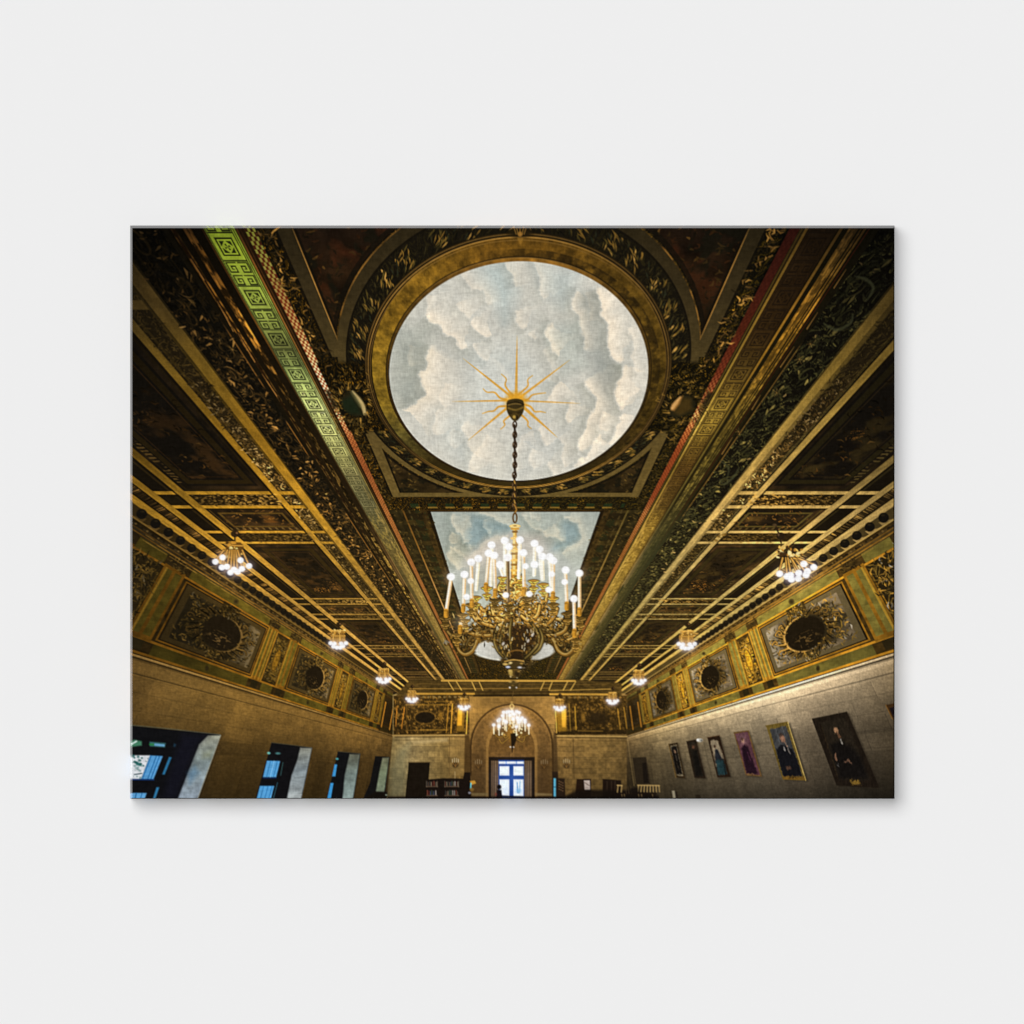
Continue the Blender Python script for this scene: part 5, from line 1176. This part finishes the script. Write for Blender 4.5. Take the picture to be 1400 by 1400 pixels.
    def arm(pts, w_=4.2, bright=1., dark=(44, 32, 14)):
        g1 = tuple(np.array((190, 134, 50))*bright); g2_ = tuple(np.minimum(np.array((250, 212, 124))*bright, 255))
        stroke(pts, [w_+1.6, w_+2.2, w_+1.2], dark, .95, .7, True)
        stroke(pts, [w_*.8, w_, w_*.7], g1, .95, .7, True)
        stroke([(a-.7, b-.9) for a, b in pts], [w_*.22, w_*.36, w_*.25], g2_, .8, .6, True)
    # outer and inner arms: from the hub outwards and up to the cups
    arm([(688, 858), (668, 864), (655, 871), (647, 889), (636, 895), (627, 888), (625, 878)], 4.0, .82)
    arm([(684, 858), (664, 868), (640, 876), (622, 872), (611, 862), (607, 848)], 4.0, .62)
    arm([(686, 852), (668, 862), (650, 866), (638, 860), (634, 848)], 4.4, .92)
    arm([(690, 850), (676, 855), (658, 852), (648, 844), (644, 834)], 4.4, .95)
    arm([(694, 842), (684, 846), (670, 838), (660, 834), (651, 826)], 4.6, 1.05)
    arm([(698, 836), (690, 840), (680, 836), (677, 828)], 4.4, .9)
    arm([(720, 860), (742, 866), (754, 873), (762, 889), (776, 896), (786, 888), (788, 876)], 4.0, .74)
    arm([(724, 860), (744, 868), (768, 876), (784, 872), (793, 862), (795, 850)], 4.0, .9)
    arm([(722, 852), (742, 862), (760, 868), (772, 862), (776, 848)], 4.4, .9)
    arm([(718, 850), (734, 852), (750, 850), (756, 842), (757, 832)], 4.4, .7)
    arm([(714, 842), (726, 842), (738, 832), (746, 822), (748, 812)], 4.8, 1.1)
    arm([(710, 836), (718, 840), (721, 832), (721, 826)], 4.2, .8)
    arm([(706, 832), (716, 820), (726, 808), (729, 800)], 4.6, 1.1)
    arm([(700, 828), (690, 818), (682, 806), (686, 796)], 4.6, 1.1)
    # scrolls
    for (cx, cy, r_, b_) in ((668, 852, 7, .9), (684, 848, 6, 1.1), (726, 852, 7, 1.05), (742, 846, 6, .95), (655, 862, 5, .8), (750, 862, 5, .85), (690, 862, 5, .85), (718, 864, 5, .8), (675, 834, 5, 1.1), (734, 834, 5, 1.1), (640, 868, 4, .8), (768, 872, 4, .8)):
        sp_ = [(cx+r_*(1-t/7.)*np.cos(t), cy+r_*(1-t/7.)*.8*np.sin(t)) for t in np.linspace(0, 6, 14)]
        stroke(sp_, 3.2, (42, 30, 13), .8); stroke(sp_, 1.9, tuple(np.array((208, 154, 60))*b_), .95); stroke(sp_[:6], .9, (255, 224, 146), .6*b_)
    def gilt(n, acc, cols, p, L=6, w=2.0):
        c_n = 0
        while c_n < n:
            x, y = RS.uniform(606, 800), RS.uniform(790, 915)
            if not acc(x, y): continue
            if ((x-702.5)/54)**2+((y-888.8)/15)**2 < 1 and abs(x-706) > np.interp(y, [874, 886, 904], [36, 30, 16]): c_n += .3; continue
            c_n += 1
            t = RS.uniform(0, 6.28); l = L*RS.uniform(.5, 1.4); c2 = t+RS.uniform(-1.8, 1.8)
            m = (x+l*.5*np.cos(t), y+l*.5*np.sin(t)); e = (m[0]+l*.5*np.cos(c2), m[1]+l*.5*np.sin(c2))
            col = np.array(cols[RS.choice(len(cols), p=p)])*RS.uniform(.8, 1.15)*np.interp(y, [800, 840, 866, 890, 915], [1.15, 1., .72, .55, .48])
            stroke([(x, y), m, e], [w*.5, w*RS.uniform(.6, 1.2), .4], np.minimum(col, 255), .92, .5)
    def in_body(x, y):
        hw = np.interp(y, [790, 805, 825, 845, 858, 872, 884, 895, 905, 918], [10, 24, 48, 66, 72, 70, 48, 34, 24, 12])
        return abs(x-706) < hw*RS.uniform(.55, 1.05)
    def in_ends(x, y):
        a1 = abs(y-(872-(abs(x-705)-20)*.02)) < 9 and 30 < abs(x-705) < 84
        a2 = abs(y-(892-abs(abs(x-705)-66)*.45)) < 6 and 44 < abs(x-705) < 84
        a3 = 842 < y < 884 and 80 < abs(x-702) < 95
        return a1 or (a2 and RS.uniform() < .7) or (a3 and RS.uniform() < .5)
    GC = [(208, 148, 54), (154, 104, 38), (42, 30, 14), (250, 206, 116), (88, 68, 33), (210, 196, 168)]
    gilt(520, in_body, GC, [.26, .20, .26, .11, .14, .03], 7.5, 2.5)
    gilt(300, in_ends, GC, [.18, .20, .34, .07, .19, .02], 6, 2.1)
    for mir in (1, -1):
        X0 = lambda v: 705+(v-705)*mir
        arm([(X0(v), w_) for v, w_ in ((688, 857), (668, 864), (655, 871), (647, 889), (636, 895), (627, 888), (625, 876))], 4.6, .72)
        arm([(X0(v), w_) for v, w_ in ((676, 858), (660, 864), (646, 870), (638, 882))], 4.0, .45)
        arm([(X0(v), w_) for v, w_ in ((688, 856), (672, 868), (652, 868), (638, 862), (634, 848))], 4.6, .8)
        arm([(X0(v), w_) for v, w_ in ((692, 850), (678, 856), (662, 852), (652, 842), (648, 832))], 4.8, .98)
        arm([(X0(v), w_) for v, w_ in ((697, 842), (688, 848), (676, 842), (672, 828))], 4.8, 1.05)
        for (cx, cy, r_, b_) in ((676, 866, 6, .7), (664, 846, 5.5, .95), (686, 838, 5.5, 1.1), (643, 880, 4, .5)):
            sp_ = [(X0(cx+r_*(1-t/7.)*np.cos(t)), cy+r_*(1-t/7.)*.85*np.sin(t)) for t in np.linspace(0, 6, 14)]
            stroke(sp_, 3.8, (38, 27, 12), .9); stroke(sp_, 2.2, np.array((214, 158, 62))*b_, .95); stroke(sp_[:6], 1.0, (255, 226, 150), .6*b_)
    gilt(130, in_body, GC, [.22, .18, .34, .10, .14, .02], 5.5, 2.0)
    # candles (bulb x,y -> foot x,y)
    cand = [(690, 739, 690, 786, 1), (710.7, 738, 709, 790, 1), (672, 745, 671, 800, 1), (730.7, 743, 730, 786, 1), (695.7, 747.5, 696, 790, 1), (737.5, 751, 741, 792, 1), (668.2, 756.4, 664.5, 800, 0), (675.7, 759.3, 677, 808, 0),
            (715.4, 755.7, 716.5, 806, 0), (741.4, 760.7, 742.5, 792, 1), (653.9, 763.6, 650.8, 806, 1), (644.3, 768.6, 645, 822, 0), (751.4, 761.4, 753, 800, 1), (756.4, 766.4, 756, 812, 0), (694.3, 762, 695, 822, 2), (683.6, 772, 687, 786, 1),
            (635, 785.4, 633.5, 829, 0), (616.4, 788.6, 609.8, 836, 0), (773.2, 779.3, 774.8, 826, 0), (792.1, 783.6, 792.2, 834, 0), (784.6, 818.6, 785.4, 863, 0), (629.8, 850, 629.2, 858, 0), (730.7, 771.8, 730, 786, 1)]
    cups = [(665.7, 804, 8, 1.15), (687, 790, 7, 1.2), (710.7, 789, 7, 1.2), (729.6, 794.5, 8, 1.15), (743, 799.5, 8.5, 1.1), (650.7, 817, 8, .9), (677, 821, 8, .35), (644, 827, 8.5, .5), (756, 818, 8, .8), (756, 826.5, 8.5, .5), (720, 818.5, 8, .4), (695.7, 829, 8, .35),
            (632.5, 841, 8, .55), (608.6, 845, 8.5, .35), (775.7, 839, 8.5, .4), (793.5, 846, 8.5, .45), (624.5, 868, 7.5, .5), (636, 848.5, 7, .6), (787, 876, 7, .5)]
    for (cx, cy, r_, b_) in [(a, b+9.5, c_q*.8, min(1.1, d*1.05+.1)) for a, b, c_q, d in cups]+cups:
        g1 = np.array((222, 162, 60))*min(1.15, b_*1.12+.08)
        ell(cx, cy, r_, r_*.36, tuple(np.array((60, 44, 20))*min(1, .6+b_*.5)), 1, .6); ell(cx, cy-.5, r_*.86, r_*.22, tuple(g1*.72), .9, .6)
        poly([(cx-r_*.75, cy+1.2), (cx+r_*.75, cy+1.2), (cx+r_*.35, cy+5.5), (cx+r_*.2, cy+8), (cx-r_*.2, cy+8), (cx-r_*.35, cy+5.5)], tuple(g1*.6), .95, .6)
        stroke([(cx-r_*.8, cy+.4), (cx, cy+r_*.3), (cx+r_*.8, cy+.4)], 1.1, tuple(np.minimum(g1*1.3+25, 255)), .85, .5, True)
        stroke([(cx-r_*.4, cy+4.6), (cx+r_*.4, cy+4.6)], 1.2, tuple(np.minimum(g1*1.15+12, 255)), .8, .5); stroke([(cx-r_*.2, cy+1.8), (cx+r_*.1, cy+4)], 1, (30, 22, 11), .6)
    for (bx, by, fx, fy, kd) in cand: glow(bx, by, 11, (240, 216, 210), .23)
    for (bx, by, fx, fy, kd) in cand:
        if kd == 2:
            stroke([(bx, by+4), (fx, fy)], 4.4, (92, 70, 42), 1, .6); stroke([(bx-1.3, by+5), (fx-1.3, fy)], 1.2, (196, 160, 104), .9, .5)
        else:
            col = (255, 246, 226) if kd == 1 else (240, 216, 178)
            stroke([(bx, by+3), (fx, fy)], 4.5, col, 1, .7); stroke([(bx+1.7, by+7), (fx+1.7, fy)], 1.3, (222, 170, 104) if kd == 0 else (248, 226, 180), .8, .5); stroke([(bx-1, by+6), (fx-1, fy)], 1.4, (255, 250, 240), .8, .5)
        if kd == 0:
            stroke([(fx, fy-1), (fx-.2, fy+6)], 6, (204, 142, 44), 1, .6); stroke([(fx+1.8, fy), (fx+1.6, fy+6)], 1.6, (120, 78, 22), .8, .5); stroke([(fx-2.6, fy-1), (fx+2.6, fy-1)], 1.2, (130, 86, 28), .8, .4)
    for (bx, by, fx, fy, kd) in cand:
        if by < 845:
            ell(bx, by, 5.4, 5.0, (255, 253, 252), 1, .9)
    for (bx, by) in ((643.6, 794.3), (683.6, 772), (730.7, 771.8), (772, 795.7), (754.3, 785), (723.6, 812), (750, 806.4), (637.9, 816), (691.4, 813.6), (718.5, 774), (694, 763)):
        glow(bx, by, 7, (240, 225, 230), .2); ell(bx, by, 4.4, 4.0, (255, 252, 250), 1, .8)
    gilt(150, lambda x, y: in_body(x, y) and 836 < y < 880, GC, [.30, .20, .22, .15, .10, .03], 6, 2.0)
    for pts in ([(649, 890), (655, 880), (664, 876), (676, 879), (683, 886), (690, 900), (676, 901), (660, 897)], [(737, 880), (746, 879), (755, 884), (757.5, 889), (752, 896), (738, 902), (726, 902), (731, 890)]):
        poly(pts, (204, 202, 192), .93, 1.2)
    for pts in ([(690, 876), (684, 884), (688, 894)], [(733, 876), (735, 884), (729, 893)]): stroke(pts, 3, (60, 46, 22), .8, .8, True)
    # pierced bowl and drop
    bowl = smooth([(692, 858), (706, 854), (724, 858), (733, 868), (726, 884), (716, 894), (714, 902), (703, 903), (698, 894), (690, 880), (692, 858)], 4)
    poly(bowl, (34, 22, 13), .95, 1.5)
    s = bb(bowl, 1); m = polym(bowl, s, 1.5); x, y = PX[s], PY[s]
    sp2 = sm(fbm(x/1.7, y/1.7, 281, 2), .52, .75)*m*.75; mix(s, sp2, (96, 58, 22))
    for pts in ([(692, 850), (686, 866), (684, 882), (690, 896), (696, 904)], [(680, 858), (676, 874), (680, 888), (688, 898)], [(727, 852), (736, 866), (736, 880), (727, 892), (718, 900)], [(738, 860), (742, 872), (738, 886), (730, 894)], [(699, 846), (697, 866), (699, 888)]):
        stroke(pts, 5.4, (38, 30, 14), .9, .9, True); stroke(pts, [1.2, 3.0, 1.4], (126, 100, 42), .9, .8, True); stroke([(a-.8, b) for a, b in pts], [.3, 1.1, .4], (210, 186, 116), .6, .5, True)
    gilt(170, lambda x, y: in_body(x, y) and y > 846 and abs(x-707) > 13-(y-846)*.12, GC, [.17, .22, .34, .06, .17, .04], 5, 1.9)
    s = sl(664, 850, 748, 922); m = np.exp(-((PX[s]-706)/26)**2-((PY[s]-886)/24)**2)*.42
    mix(s, m, (30, 23, 12))
    for i in range(60):
        a, b, c3, d = RS.uniform(size=4)*.9999
        xx = 676+a*66; yy3 = 846+b*56
        if abs(xx-706) > 34-(yy3-846)*.34: continue
        stroke([(xx, yy3), (xx+3*(c3-.5), yy3+2+2*d)], 1.2, [(226, 174, 78), (166, 120, 44), (26, 18, 9), (236, 222, 180)][int(d*3.99)], .8)
    for (cx, cy, r_, b_) in ((722, 876, 3, 1), (688, 880, 3, .9), (728, 868, 3, .8)):
        ell(cx, cy, 1.6, 2.6, (222, 214, 204), .8, .7, .5)
    ell(706, 899, 9, 5, (30, 20, 12), 1, 1); stroke([(697, 891), (706, 889), (715, 890)], 2, (120, 82, 34), .9, .6, True)
    poly([(689, 905), (701, 901), (717, 904), (713, 914), (704, 918), (693, 914)], (58, 45, 22), 1, .8); stroke([(690, 904.5), (702, 902), (716, 904)], 1.6, (196, 150, 72), .9, .5, True)
    ell(694.5, 912, 3.2, 1.5, (196, 204, 226), .95, .7); ell(710.5, 912.5, 3, 1.3, (214, 214, 222), .9, .7); stroke([(691, 909), (699, 907)], 1.2, (190, 170, 104), .8)
    ell(703, 920.5, 9, 7, (76, 58, 26), 1, .8); ell(698, 919, 2.8, 4, (190, 158, 80), .9, 1); stroke([(696, 915), (710, 915)], 1.2, (150, 112, 50), .9); ell(707, 921, 3.4, 4, (28, 20, 11), .8, 1.2); ell(698, 925, 1.2, 1.2, (214, 190, 140), .8, .6); ell(707, 927, 1, 1, (206, 190, 150), .8, .6)
    poly([(694.5, 933), (702, 929), (709.5, 933.5), (707.5, 940), (702, 946), (697, 940)], (64, 50, 24), 1, .8); stroke([(696, 932), (702, 930), (708, 932.5)], 1.2, (176, 136, 64), .9); ell(697, 940, 1.3, 1.2, (226, 216, 206), .95, .6); ell(706, 940, 1.2, 1.1, (206, 196, 186), .9, .6); stroke([(697, 934), (706, 934)], 1, (100, 82, 40), .7)
    for (x, y, w_, c3) in ((690.5, 908, 3.2, (214, 176, 96)), (698, 906, 2.4, (236, 206, 136)), (713, 907, 2.2, (176, 136, 64)), (697, 917, 2.6, (206, 170, 92)), (709, 918, 2, (150, 112, 50)), (699, 923, 2.2, (170, 140, 72)), (697.5, 932, 2.2, (190, 152, 78)), (706, 932.5, 1.8, (140, 106, 50)), (701, 937, 1.6, (120, 94, 44))):
        ell(x, y, w_, w_*.55, c3, .85, .7)
    stroke([(694, 914.5), (712, 914.5)], 1.2, (24, 18, 10), .9); stroke([(698, 928), (708, 928)], 1.4, (24, 18, 10), .9)
    stroke([(702, 945), (700.5, 952), (700, 958)], .9, (96, 70, 34), .9)

    # ---- second chandelier, far
    ring(699.8, 966, 2.6, 3.2, 1.4, (236, 196, 112), .95, n=12); ell(699.6, 960.5, 1.6, 1.6, (190, 150, 80), .8, .6); stroke([(699.7, 969), (699.7, 985)], 3, (240, 198, 104), .9)
    q14b = lambda x, y: (650+x/14., 950+y/14.)
    for pts in ([(700, 1003), (690, 1006), (682, 1008), (677, 1004)], [(700, 1005), (692, 1012), (686, 1016), (682, 1010)], [(701, 1003), (712, 1008), (719, 1006), (723, 1004)], [(701, 1005), (709, 1012), (715, 1014), (718, 1006)], [(700, 998), (692, 1000), (688, 994)], [(701, 998), (709, 1000), (712, 994)], [(697, 1002), (691, 1009), (687, 1002)], [(704, 1002), (710, 1008), (714, 1002)]):
        stroke(pts, 1.7, (60, 42, 18), .9, .5, True); stroke(pts, .9, (200, 150, 62), .9, .5, True)
    poly([(694, 990), (706, 990), (709, 1000), (705, 1008), (703, 1016), (698, 1016), (695, 1008), (691, 1000)], (150, 104, 40), .8, 1.5)
    for i in range(40):
        a, b, c3, d = RS.uniform(size=4)*.9999
        ell(686+a*28, 988+b*20, .7+c3*.8, .7+d, [(250, 206, 110), (190, 134, 50), (40, 28, 14), (255, 236, 180)][int(c3*3.99)], .85, .5)
    poly([(698, 1003), (706, 1002), (706, 1012), (703, 1020), (699, 1019)], (26, 19, 12), .95, .8); stroke([(700.5, 1018), (700.3, 1028)], [2.6, 1], (30, 20, 12), .95); ell(697.7, 1021.3, 1.1, 1, (230, 224, 210), .95, .5); ell(702.2, 1021.4, 1.0, .9, (210, 204, 196), .9, .5)
    fb = [(350, 575), (435, 495), (465, 470), (540, 335), (520, 400), (600, 330), (560, 500), (640, 320), (590, 520), (700, 320), (660, 390), (740, 370), (720, 460), (790, 320), (840, 340), (800, 440), (850, 480), (890, 440), (945, 480), (950, 520), (1020, 580), (780, 610), (450, 600), (830, 520)]
    for (a, b) in fb:
        x, y = q14b(a, b); stroke([(x, y), (x+.2, y+12)], 1.9, (250, 228, 186), .95, .5)
    for (a, b) in fb:
        x, y = q14b(a, b); glow(x, y, 5, (240, 225, 255), .35); ell(x, y, 2.4, 2.2, (255, 253, 255), 1, .7)

    # ---- glow of the lamps over the whole
    glow(704, 790, 75, (255, 220, 170), .03)

    lift = np.exp(-((PX-702)/400)**2-((PY-830)/150)**2)*sm(PY, 640, 760)
    img += lift[..., None]*np.array([17, 13, 5], f4)*(1-img/255.)
    vg = 1-.38*np.clip((((PX-702)/520)**2+((720-PY)/400)**2-1.0)/.9, 0, 1)*sm(620-PY, 0, 160)
    img *= vg[..., None]
    # ---------- box-filter down, grain of the weave, gentle tone curve
    out = img.reshape(PH, SS, PW, SS, 3).mean((1, 3))
    def blur(a):
        p = np.pad(a, ((2, 2), (2, 2), (0, 0)), mode='edge'); k_ = (.06, .24, .40, .24, .06)
        a1 = sum(k_[i]*p[i:i+PH] for i in range(5)); return sum(k_[i]*a1[:, i:i+PW] for i in range(5))
    out = np.clip(out+.85*(out-blur(out)), 0, 255)
    jx, jy = np.meshgrid(np.arange(PW), np.arange(PH))
    jx = jx.astype(f4); jy = jy.astype(f4)
    g = (noise(jx/1.45, jy/6., 401)-.5)*.085 + (noise(jx/6., jy/1.45, 403)-.5)*.095 + (fbm(jx/2.6+noise(jx/9, jy/9, 5)*2, jy/2.0, 405, 2)-.5)*.09
    out = out*(1+g[..., None]) + (g*26)[..., None]*np.clip(1-out/110., 0, 1)
    return np.clip(out, 3, 255)

# ---------------------------------------------------------------- scene: 1 mm in the room = 1 pixel of the photograph
sc = bpy.context.scene
col = sc.collection
MM = .001
def wx_(px): return (px-700)*MM
def wz_(py): return (700-py)*MM
DEPTH = .036                                         # how far the stretched canvas stands off the wall
L0, R0, T0, B0 = 178., 1223., 308.3, 1092.           # outer rectangle of the print
EL, ER, ET, EB = 2.9, 1.4, 3.5, 1.0                  # width of the rounded folds
L1, R1, T1, B1 = L0+EL, R0-ER, T0+ET, B0-EB

def lin(c):
    c = np.asarray(c, np.float64)/255.
    return np.where(c <= .04045, c/12.92, ((c+.055)/1.055)**2.4)

PIC = make_picture()
def sample(px, py):
    """colour of the printed picture at picture coordinates (bilinear)"""
    x = np.clip(px-PX0-.5, 0, PW-1.001); y = np.clip(py-PY0-.5, 0, PH-1.001)
    i = x.astype(int); j = y.astype(int); fx = (x-i)[..., None]; fy = (y-j)[..., None]
    a = PIC[j, i]*(1-fx)+PIC[j, i+1]*fx; b = PIC[j+1, i]*(1-fx)+PIC[j+1, i+1]*fx
    return a*(1-fy)+b*fy

def mesh_grid(name, P, C, mat, parent):
    """P (n,m,3) points, C (n,m,3) ink colours -> one mesh with the ink stored per vertex"""
    n, m = P.shape[:2]
    idx = np.arange(n*m).reshape(n, m)
    q = np.stack([idx[:-1, :-1], idx[1:, :-1], idx[1:, 1:], idx[:-1, 1:]], -1).reshape(-1, 4)
    me = bpy.data.meshes.new(name)
    me.vertices.add(n*m); me.vertices.foreach_set('co', P.reshape(-1).astype(np.float32))
    me.loops.add(q.size); me.loops.foreach_set('vertex_index', q.reshape(-1).astype(np.int32))
    me.polygons.add(len(q)); me.polygons.foreach_set('loop_start', (np.arange(len(q))*4).astype(np.int32))
    at = me.color_attributes.new('ink', 'FLOAT_COLOR', 'POINT')
    c4 = np.ones((n*m, 4), np.float32); c4[:, :3] = lin(C.reshape(-1, 3)); at.data.foreach_set('color', c4.reshape(-1))
    me.update(); me.validate()
    o = bpy.data.objects.new(name, me); col.objects.link(o); me.materials.append(mat)
    if parent: o.parent = parent
    return o

# ---------------------------------------------------------------- materials
def new_mat(name):
    m = bpy.data.materials.new(name); m.use_nodes = True
    return m, m.node_tree.nodes, m.node_tree.links, m.node_tree.nodes['Principled BSDF']

def canvas_mat(name, coat, bump):
    m, N, K, b = new_mat(name)
    a = N.new('ShaderNodeAttribute'); a.attribute_name = 'ink'
    K.new(a.outputs['Color'], b.inputs['Base Color'])
    b.inputs['Roughness'].default_value = .85
    b.inputs['Specular IOR Level'].default_value = 0.
    if bump:                                         # woven cotton: crossing threads with uneven thickness
        tc = N.new('ShaderNodeTexCoord')
        heights = []
        for axis, sc3 in (('X', (900, 900, 160)), ('Z', (160, 900, 900))):
            mp = N.new('ShaderNodeMapping'); mp.inputs['Scale'].default_value = sc3
            nz = N.new('ShaderNodeTexNoise'); nz.inputs['Scale'].default_value = .55; nz.inputs['Detail'].default_value = 2
            K.new(tc.outputs['Object'], mp.inputs['Vector']); K.new(mp.outputs['Vector'], nz.inputs['Vector'])
            heights.append(nz.outputs['Fac'])
        ad = N.new('ShaderNodeMath'); ad.operation = 'ADD'
        K.new(heights[0], ad.inputs[0]); K.new(heights[1], ad.inputs[1])
        bp = N.new('ShaderNodeBump'); bp.inputs['Strength'].default_value = bump; bp.inputs['Distance'].default_value = .0012
        K.new(ad.outputs[0], bp.inputs['Height']); K.new(bp.outputs['Normal'], b.inputs['Normal'])
    if coat:                                         # glossy coat added so the fold catches the key light as a glint
        b.inputs['Coat Weight'].default_value = coat; b.inputs['Coat Roughness'].default_value = .06
        b.inputs['Coat IOR'].default_value = 1.62
    return m

M_front = canvas_mat('printed_canvas', 0, .6)
M_fold = canvas_mat('glint_fold', 1., 0)
M_side = canvas_mat('canvas_side', 0, .35)

mw, N, K, b = new_mat('white_wall')
tc = N.new('ShaderNodeTexCoord'); nz = N.new('ShaderNodeTexNoise'); nz.inputs['Scale'].default_value = 3.; nz.inputs['Detail'].default_value = 4
K.new(tc.outputs['Object'], nz.inputs['Vector'])
cr = N.new('ShaderNodeValToRGB')
W0 = lin([238.2]*3); 
cr.color_ramp.elements[0].color = (*(W0*.9985), 1); cr.color_ramp.elements[1].color = (*(W0*1.0015), 1)
K.new(nz.outputs['Fac'], cr.inputs['Fac']); K.new(cr.outputs['Color'], b.inputs['Base Color'])
b.inputs['Roughness'].default_value = 1.; b.inputs['Specular IOR Level'].default_value = 0.

# ---------------------------------------------------------------- wall
me = bpy.data.meshes.new('wall')
s_ = 4.
me.from_pydata([(-s_, 0, -s_), (s_, 0, -s_), (s_, 0, s_), (-s_, 0, s_)], [], [(0, 1, 2, 3)])
wall = bpy.data.objects.new('wall', me); col.objects.link(wall); me.materials.append(mw)
wall['kind'] = 'structure'

# ---------------------------------------------------------------- the canvas print
root = bpy.data.objects.new('canvas_print', None); col.objects.link(root)
root.location = (wx_(700.5), 0, wz_(700))
root['label'] = 'stretched canvas print of a gilded hall with chandeliers, hung on the white wall'
root['category'] = 'canvas print'
OX, OZ = root.location.x, root.location.z
def pts(px, py, y):
    return np.stack([wx_(px)-OX, np.broadcast_to(y, px.shape), wz_(py)-OZ], -1)

# front: the flat printed face
gx = np.linspace(L1, R1, 1040); gy = np.linspace(T1, B1, 779)
GX, GY = np.meshgrid(gx, gy)
front = mesh_grid('printed_front', pts(GX, GY, -DEPTH), sample(GX, GY), M_front, root)

# the four rounded folds, mitred at the corners, and the four sides going back to the wall
def fold(p0, p1, q0, q1, n, tilt, mul=1.):
    """p: inner edge (on the front), q: outer edge; a shallow curve falling back towards the side"""
    t = np.linspace(0, 1, n)[:, None]; k = np.linspace(0, 1, 7)[None, :]
    ix = p0[0]+(p1[0]-p0[0])*t; iy = p0[1]+(p1[1]-p0[1])*t
    ox = q0[0]+(q1[0]-q0[0])*t; oy = q0[1]+(q1[1]-q0[1])*t
    X_ = ix+(ox-ix)*k; Y_ = iy+(oy-iy)*k
    wd = max(abs(q0[0]-p0[0]), abs(q0[1]-p0[1])) if n else 1
    w = np.hypot(ox-ix, oy-iy)
    dep = -DEPTH + tilt*np.minimum(w, 4)*MM*k
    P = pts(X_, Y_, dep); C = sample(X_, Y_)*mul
    return P, C
corners = dict(tl=((L1, T1), (L0, T0)), tr=((R1, T1), (R0, T0)), br=((R1, B1), (R0, B0)), bl=((L1, B1), (L0, B0)))
for a, c, tilt, mul in (('tl', 'tr', .176, 1.), ('tr', 'br', 1.2, .08), ('br', 'bl', 1.2, .15), ('bl', 'tl', .176, 1.)):  # right and bottom folds: ink darkened, their shade put into the colour
    (p0, q0), (p1, q1) = corners[a], corners[c]
    n = 400
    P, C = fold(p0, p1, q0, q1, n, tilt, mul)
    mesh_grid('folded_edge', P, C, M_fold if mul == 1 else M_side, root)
    # side: from the fold back to the wall, wrapped with the picture's own margin, mirrored
    e = P[:, -1]; nrow = 10
    k = np.linspace(0, 1, nrow)[None, :, None]
    back = e.copy(); back[:, 1] = -.0006
    PS = e[:, None]*(1-k)+back[:, None]*k
    t = np.linspace(0, 1, n)[:, None]; d = np.linspace(1, 36, nrow)[None, :]
    ex = q0[0]+(q1[0]-q0[0])*t; ey = q0[1]+(q1[1]-q0[1])*t
    nx = {'tl': 0, 'tr': -1, 'br': 0, 'bl': 1}[a]; ny = {'tl': 1, 'tr': 0, 'br': -1, 'bl': 0}[a]
    CS = sample(ex+nx*d, ey+ny*d)
    mesh_grid('canvas_side', PS, CS, M_side, root)

# ---------------------------------------------------------------- light
w = bpy.data.worlds.new('World'); sc.world = w; w.use_nodes = True
bg = w.node_tree.nodes['Background']; bg.inputs['Color'].default_value = (1, 1, 1, 1)
AMB = .06; KEY = .565; FILL = 1-AMB-KEY
bg.inputs['Strength'].default_value = AMB
def sun(name, direction, share, angle):
    """directional softbox; share = part of the wall's light it gives"""
    from mathutils import Vector
    d = Vector(direction).normalized()               # direction the light travels
    l = bpy.data.lights.new(name, 'SUN'); l.angle = math.radians(angle)
    l.energy = share*math.pi/max(d.y, .01)
    o = bpy.data.objects.new(name, l); col.objects.link(o)
    o.rotation_euler = d.to_track_quat('-Z', 'Y').to_euler(); o.location = (-1, -3, 2)
sun('key_light', (.34, 1, -.37), KEY, 44)
sun('fill_light', (0, 1, 0), FILL, 4)

# ---------------------------------------------------------------- camera
cam = bpy.data.cameras.new('Camera'); co = bpy.data.objects.new('Camera', cam); col.objects.link(co)
DIST = 20.
co.location = (0, -DIST, 0); co.rotation_euler = (math.pi/2, 0, 0)
cam.sensor_width = 36; cam.lens = 36*(DIST-DEPTH)/1.4; cam.clip_end = 100
sc.camera = co
sc.view_settings.view_transform = 'Standard'; sc.view_settings.look = 'None'
sc.view_settings.exposure = 0; sc.view_settings.gamma = 1
sc.view_settings.use_curve_mapping = False
sc.render.engine = 'CYCLES'
sc.cycles.max_bounces = 4
sc.render.resolution_x = 1024; sc.render.resolution_y = 1024
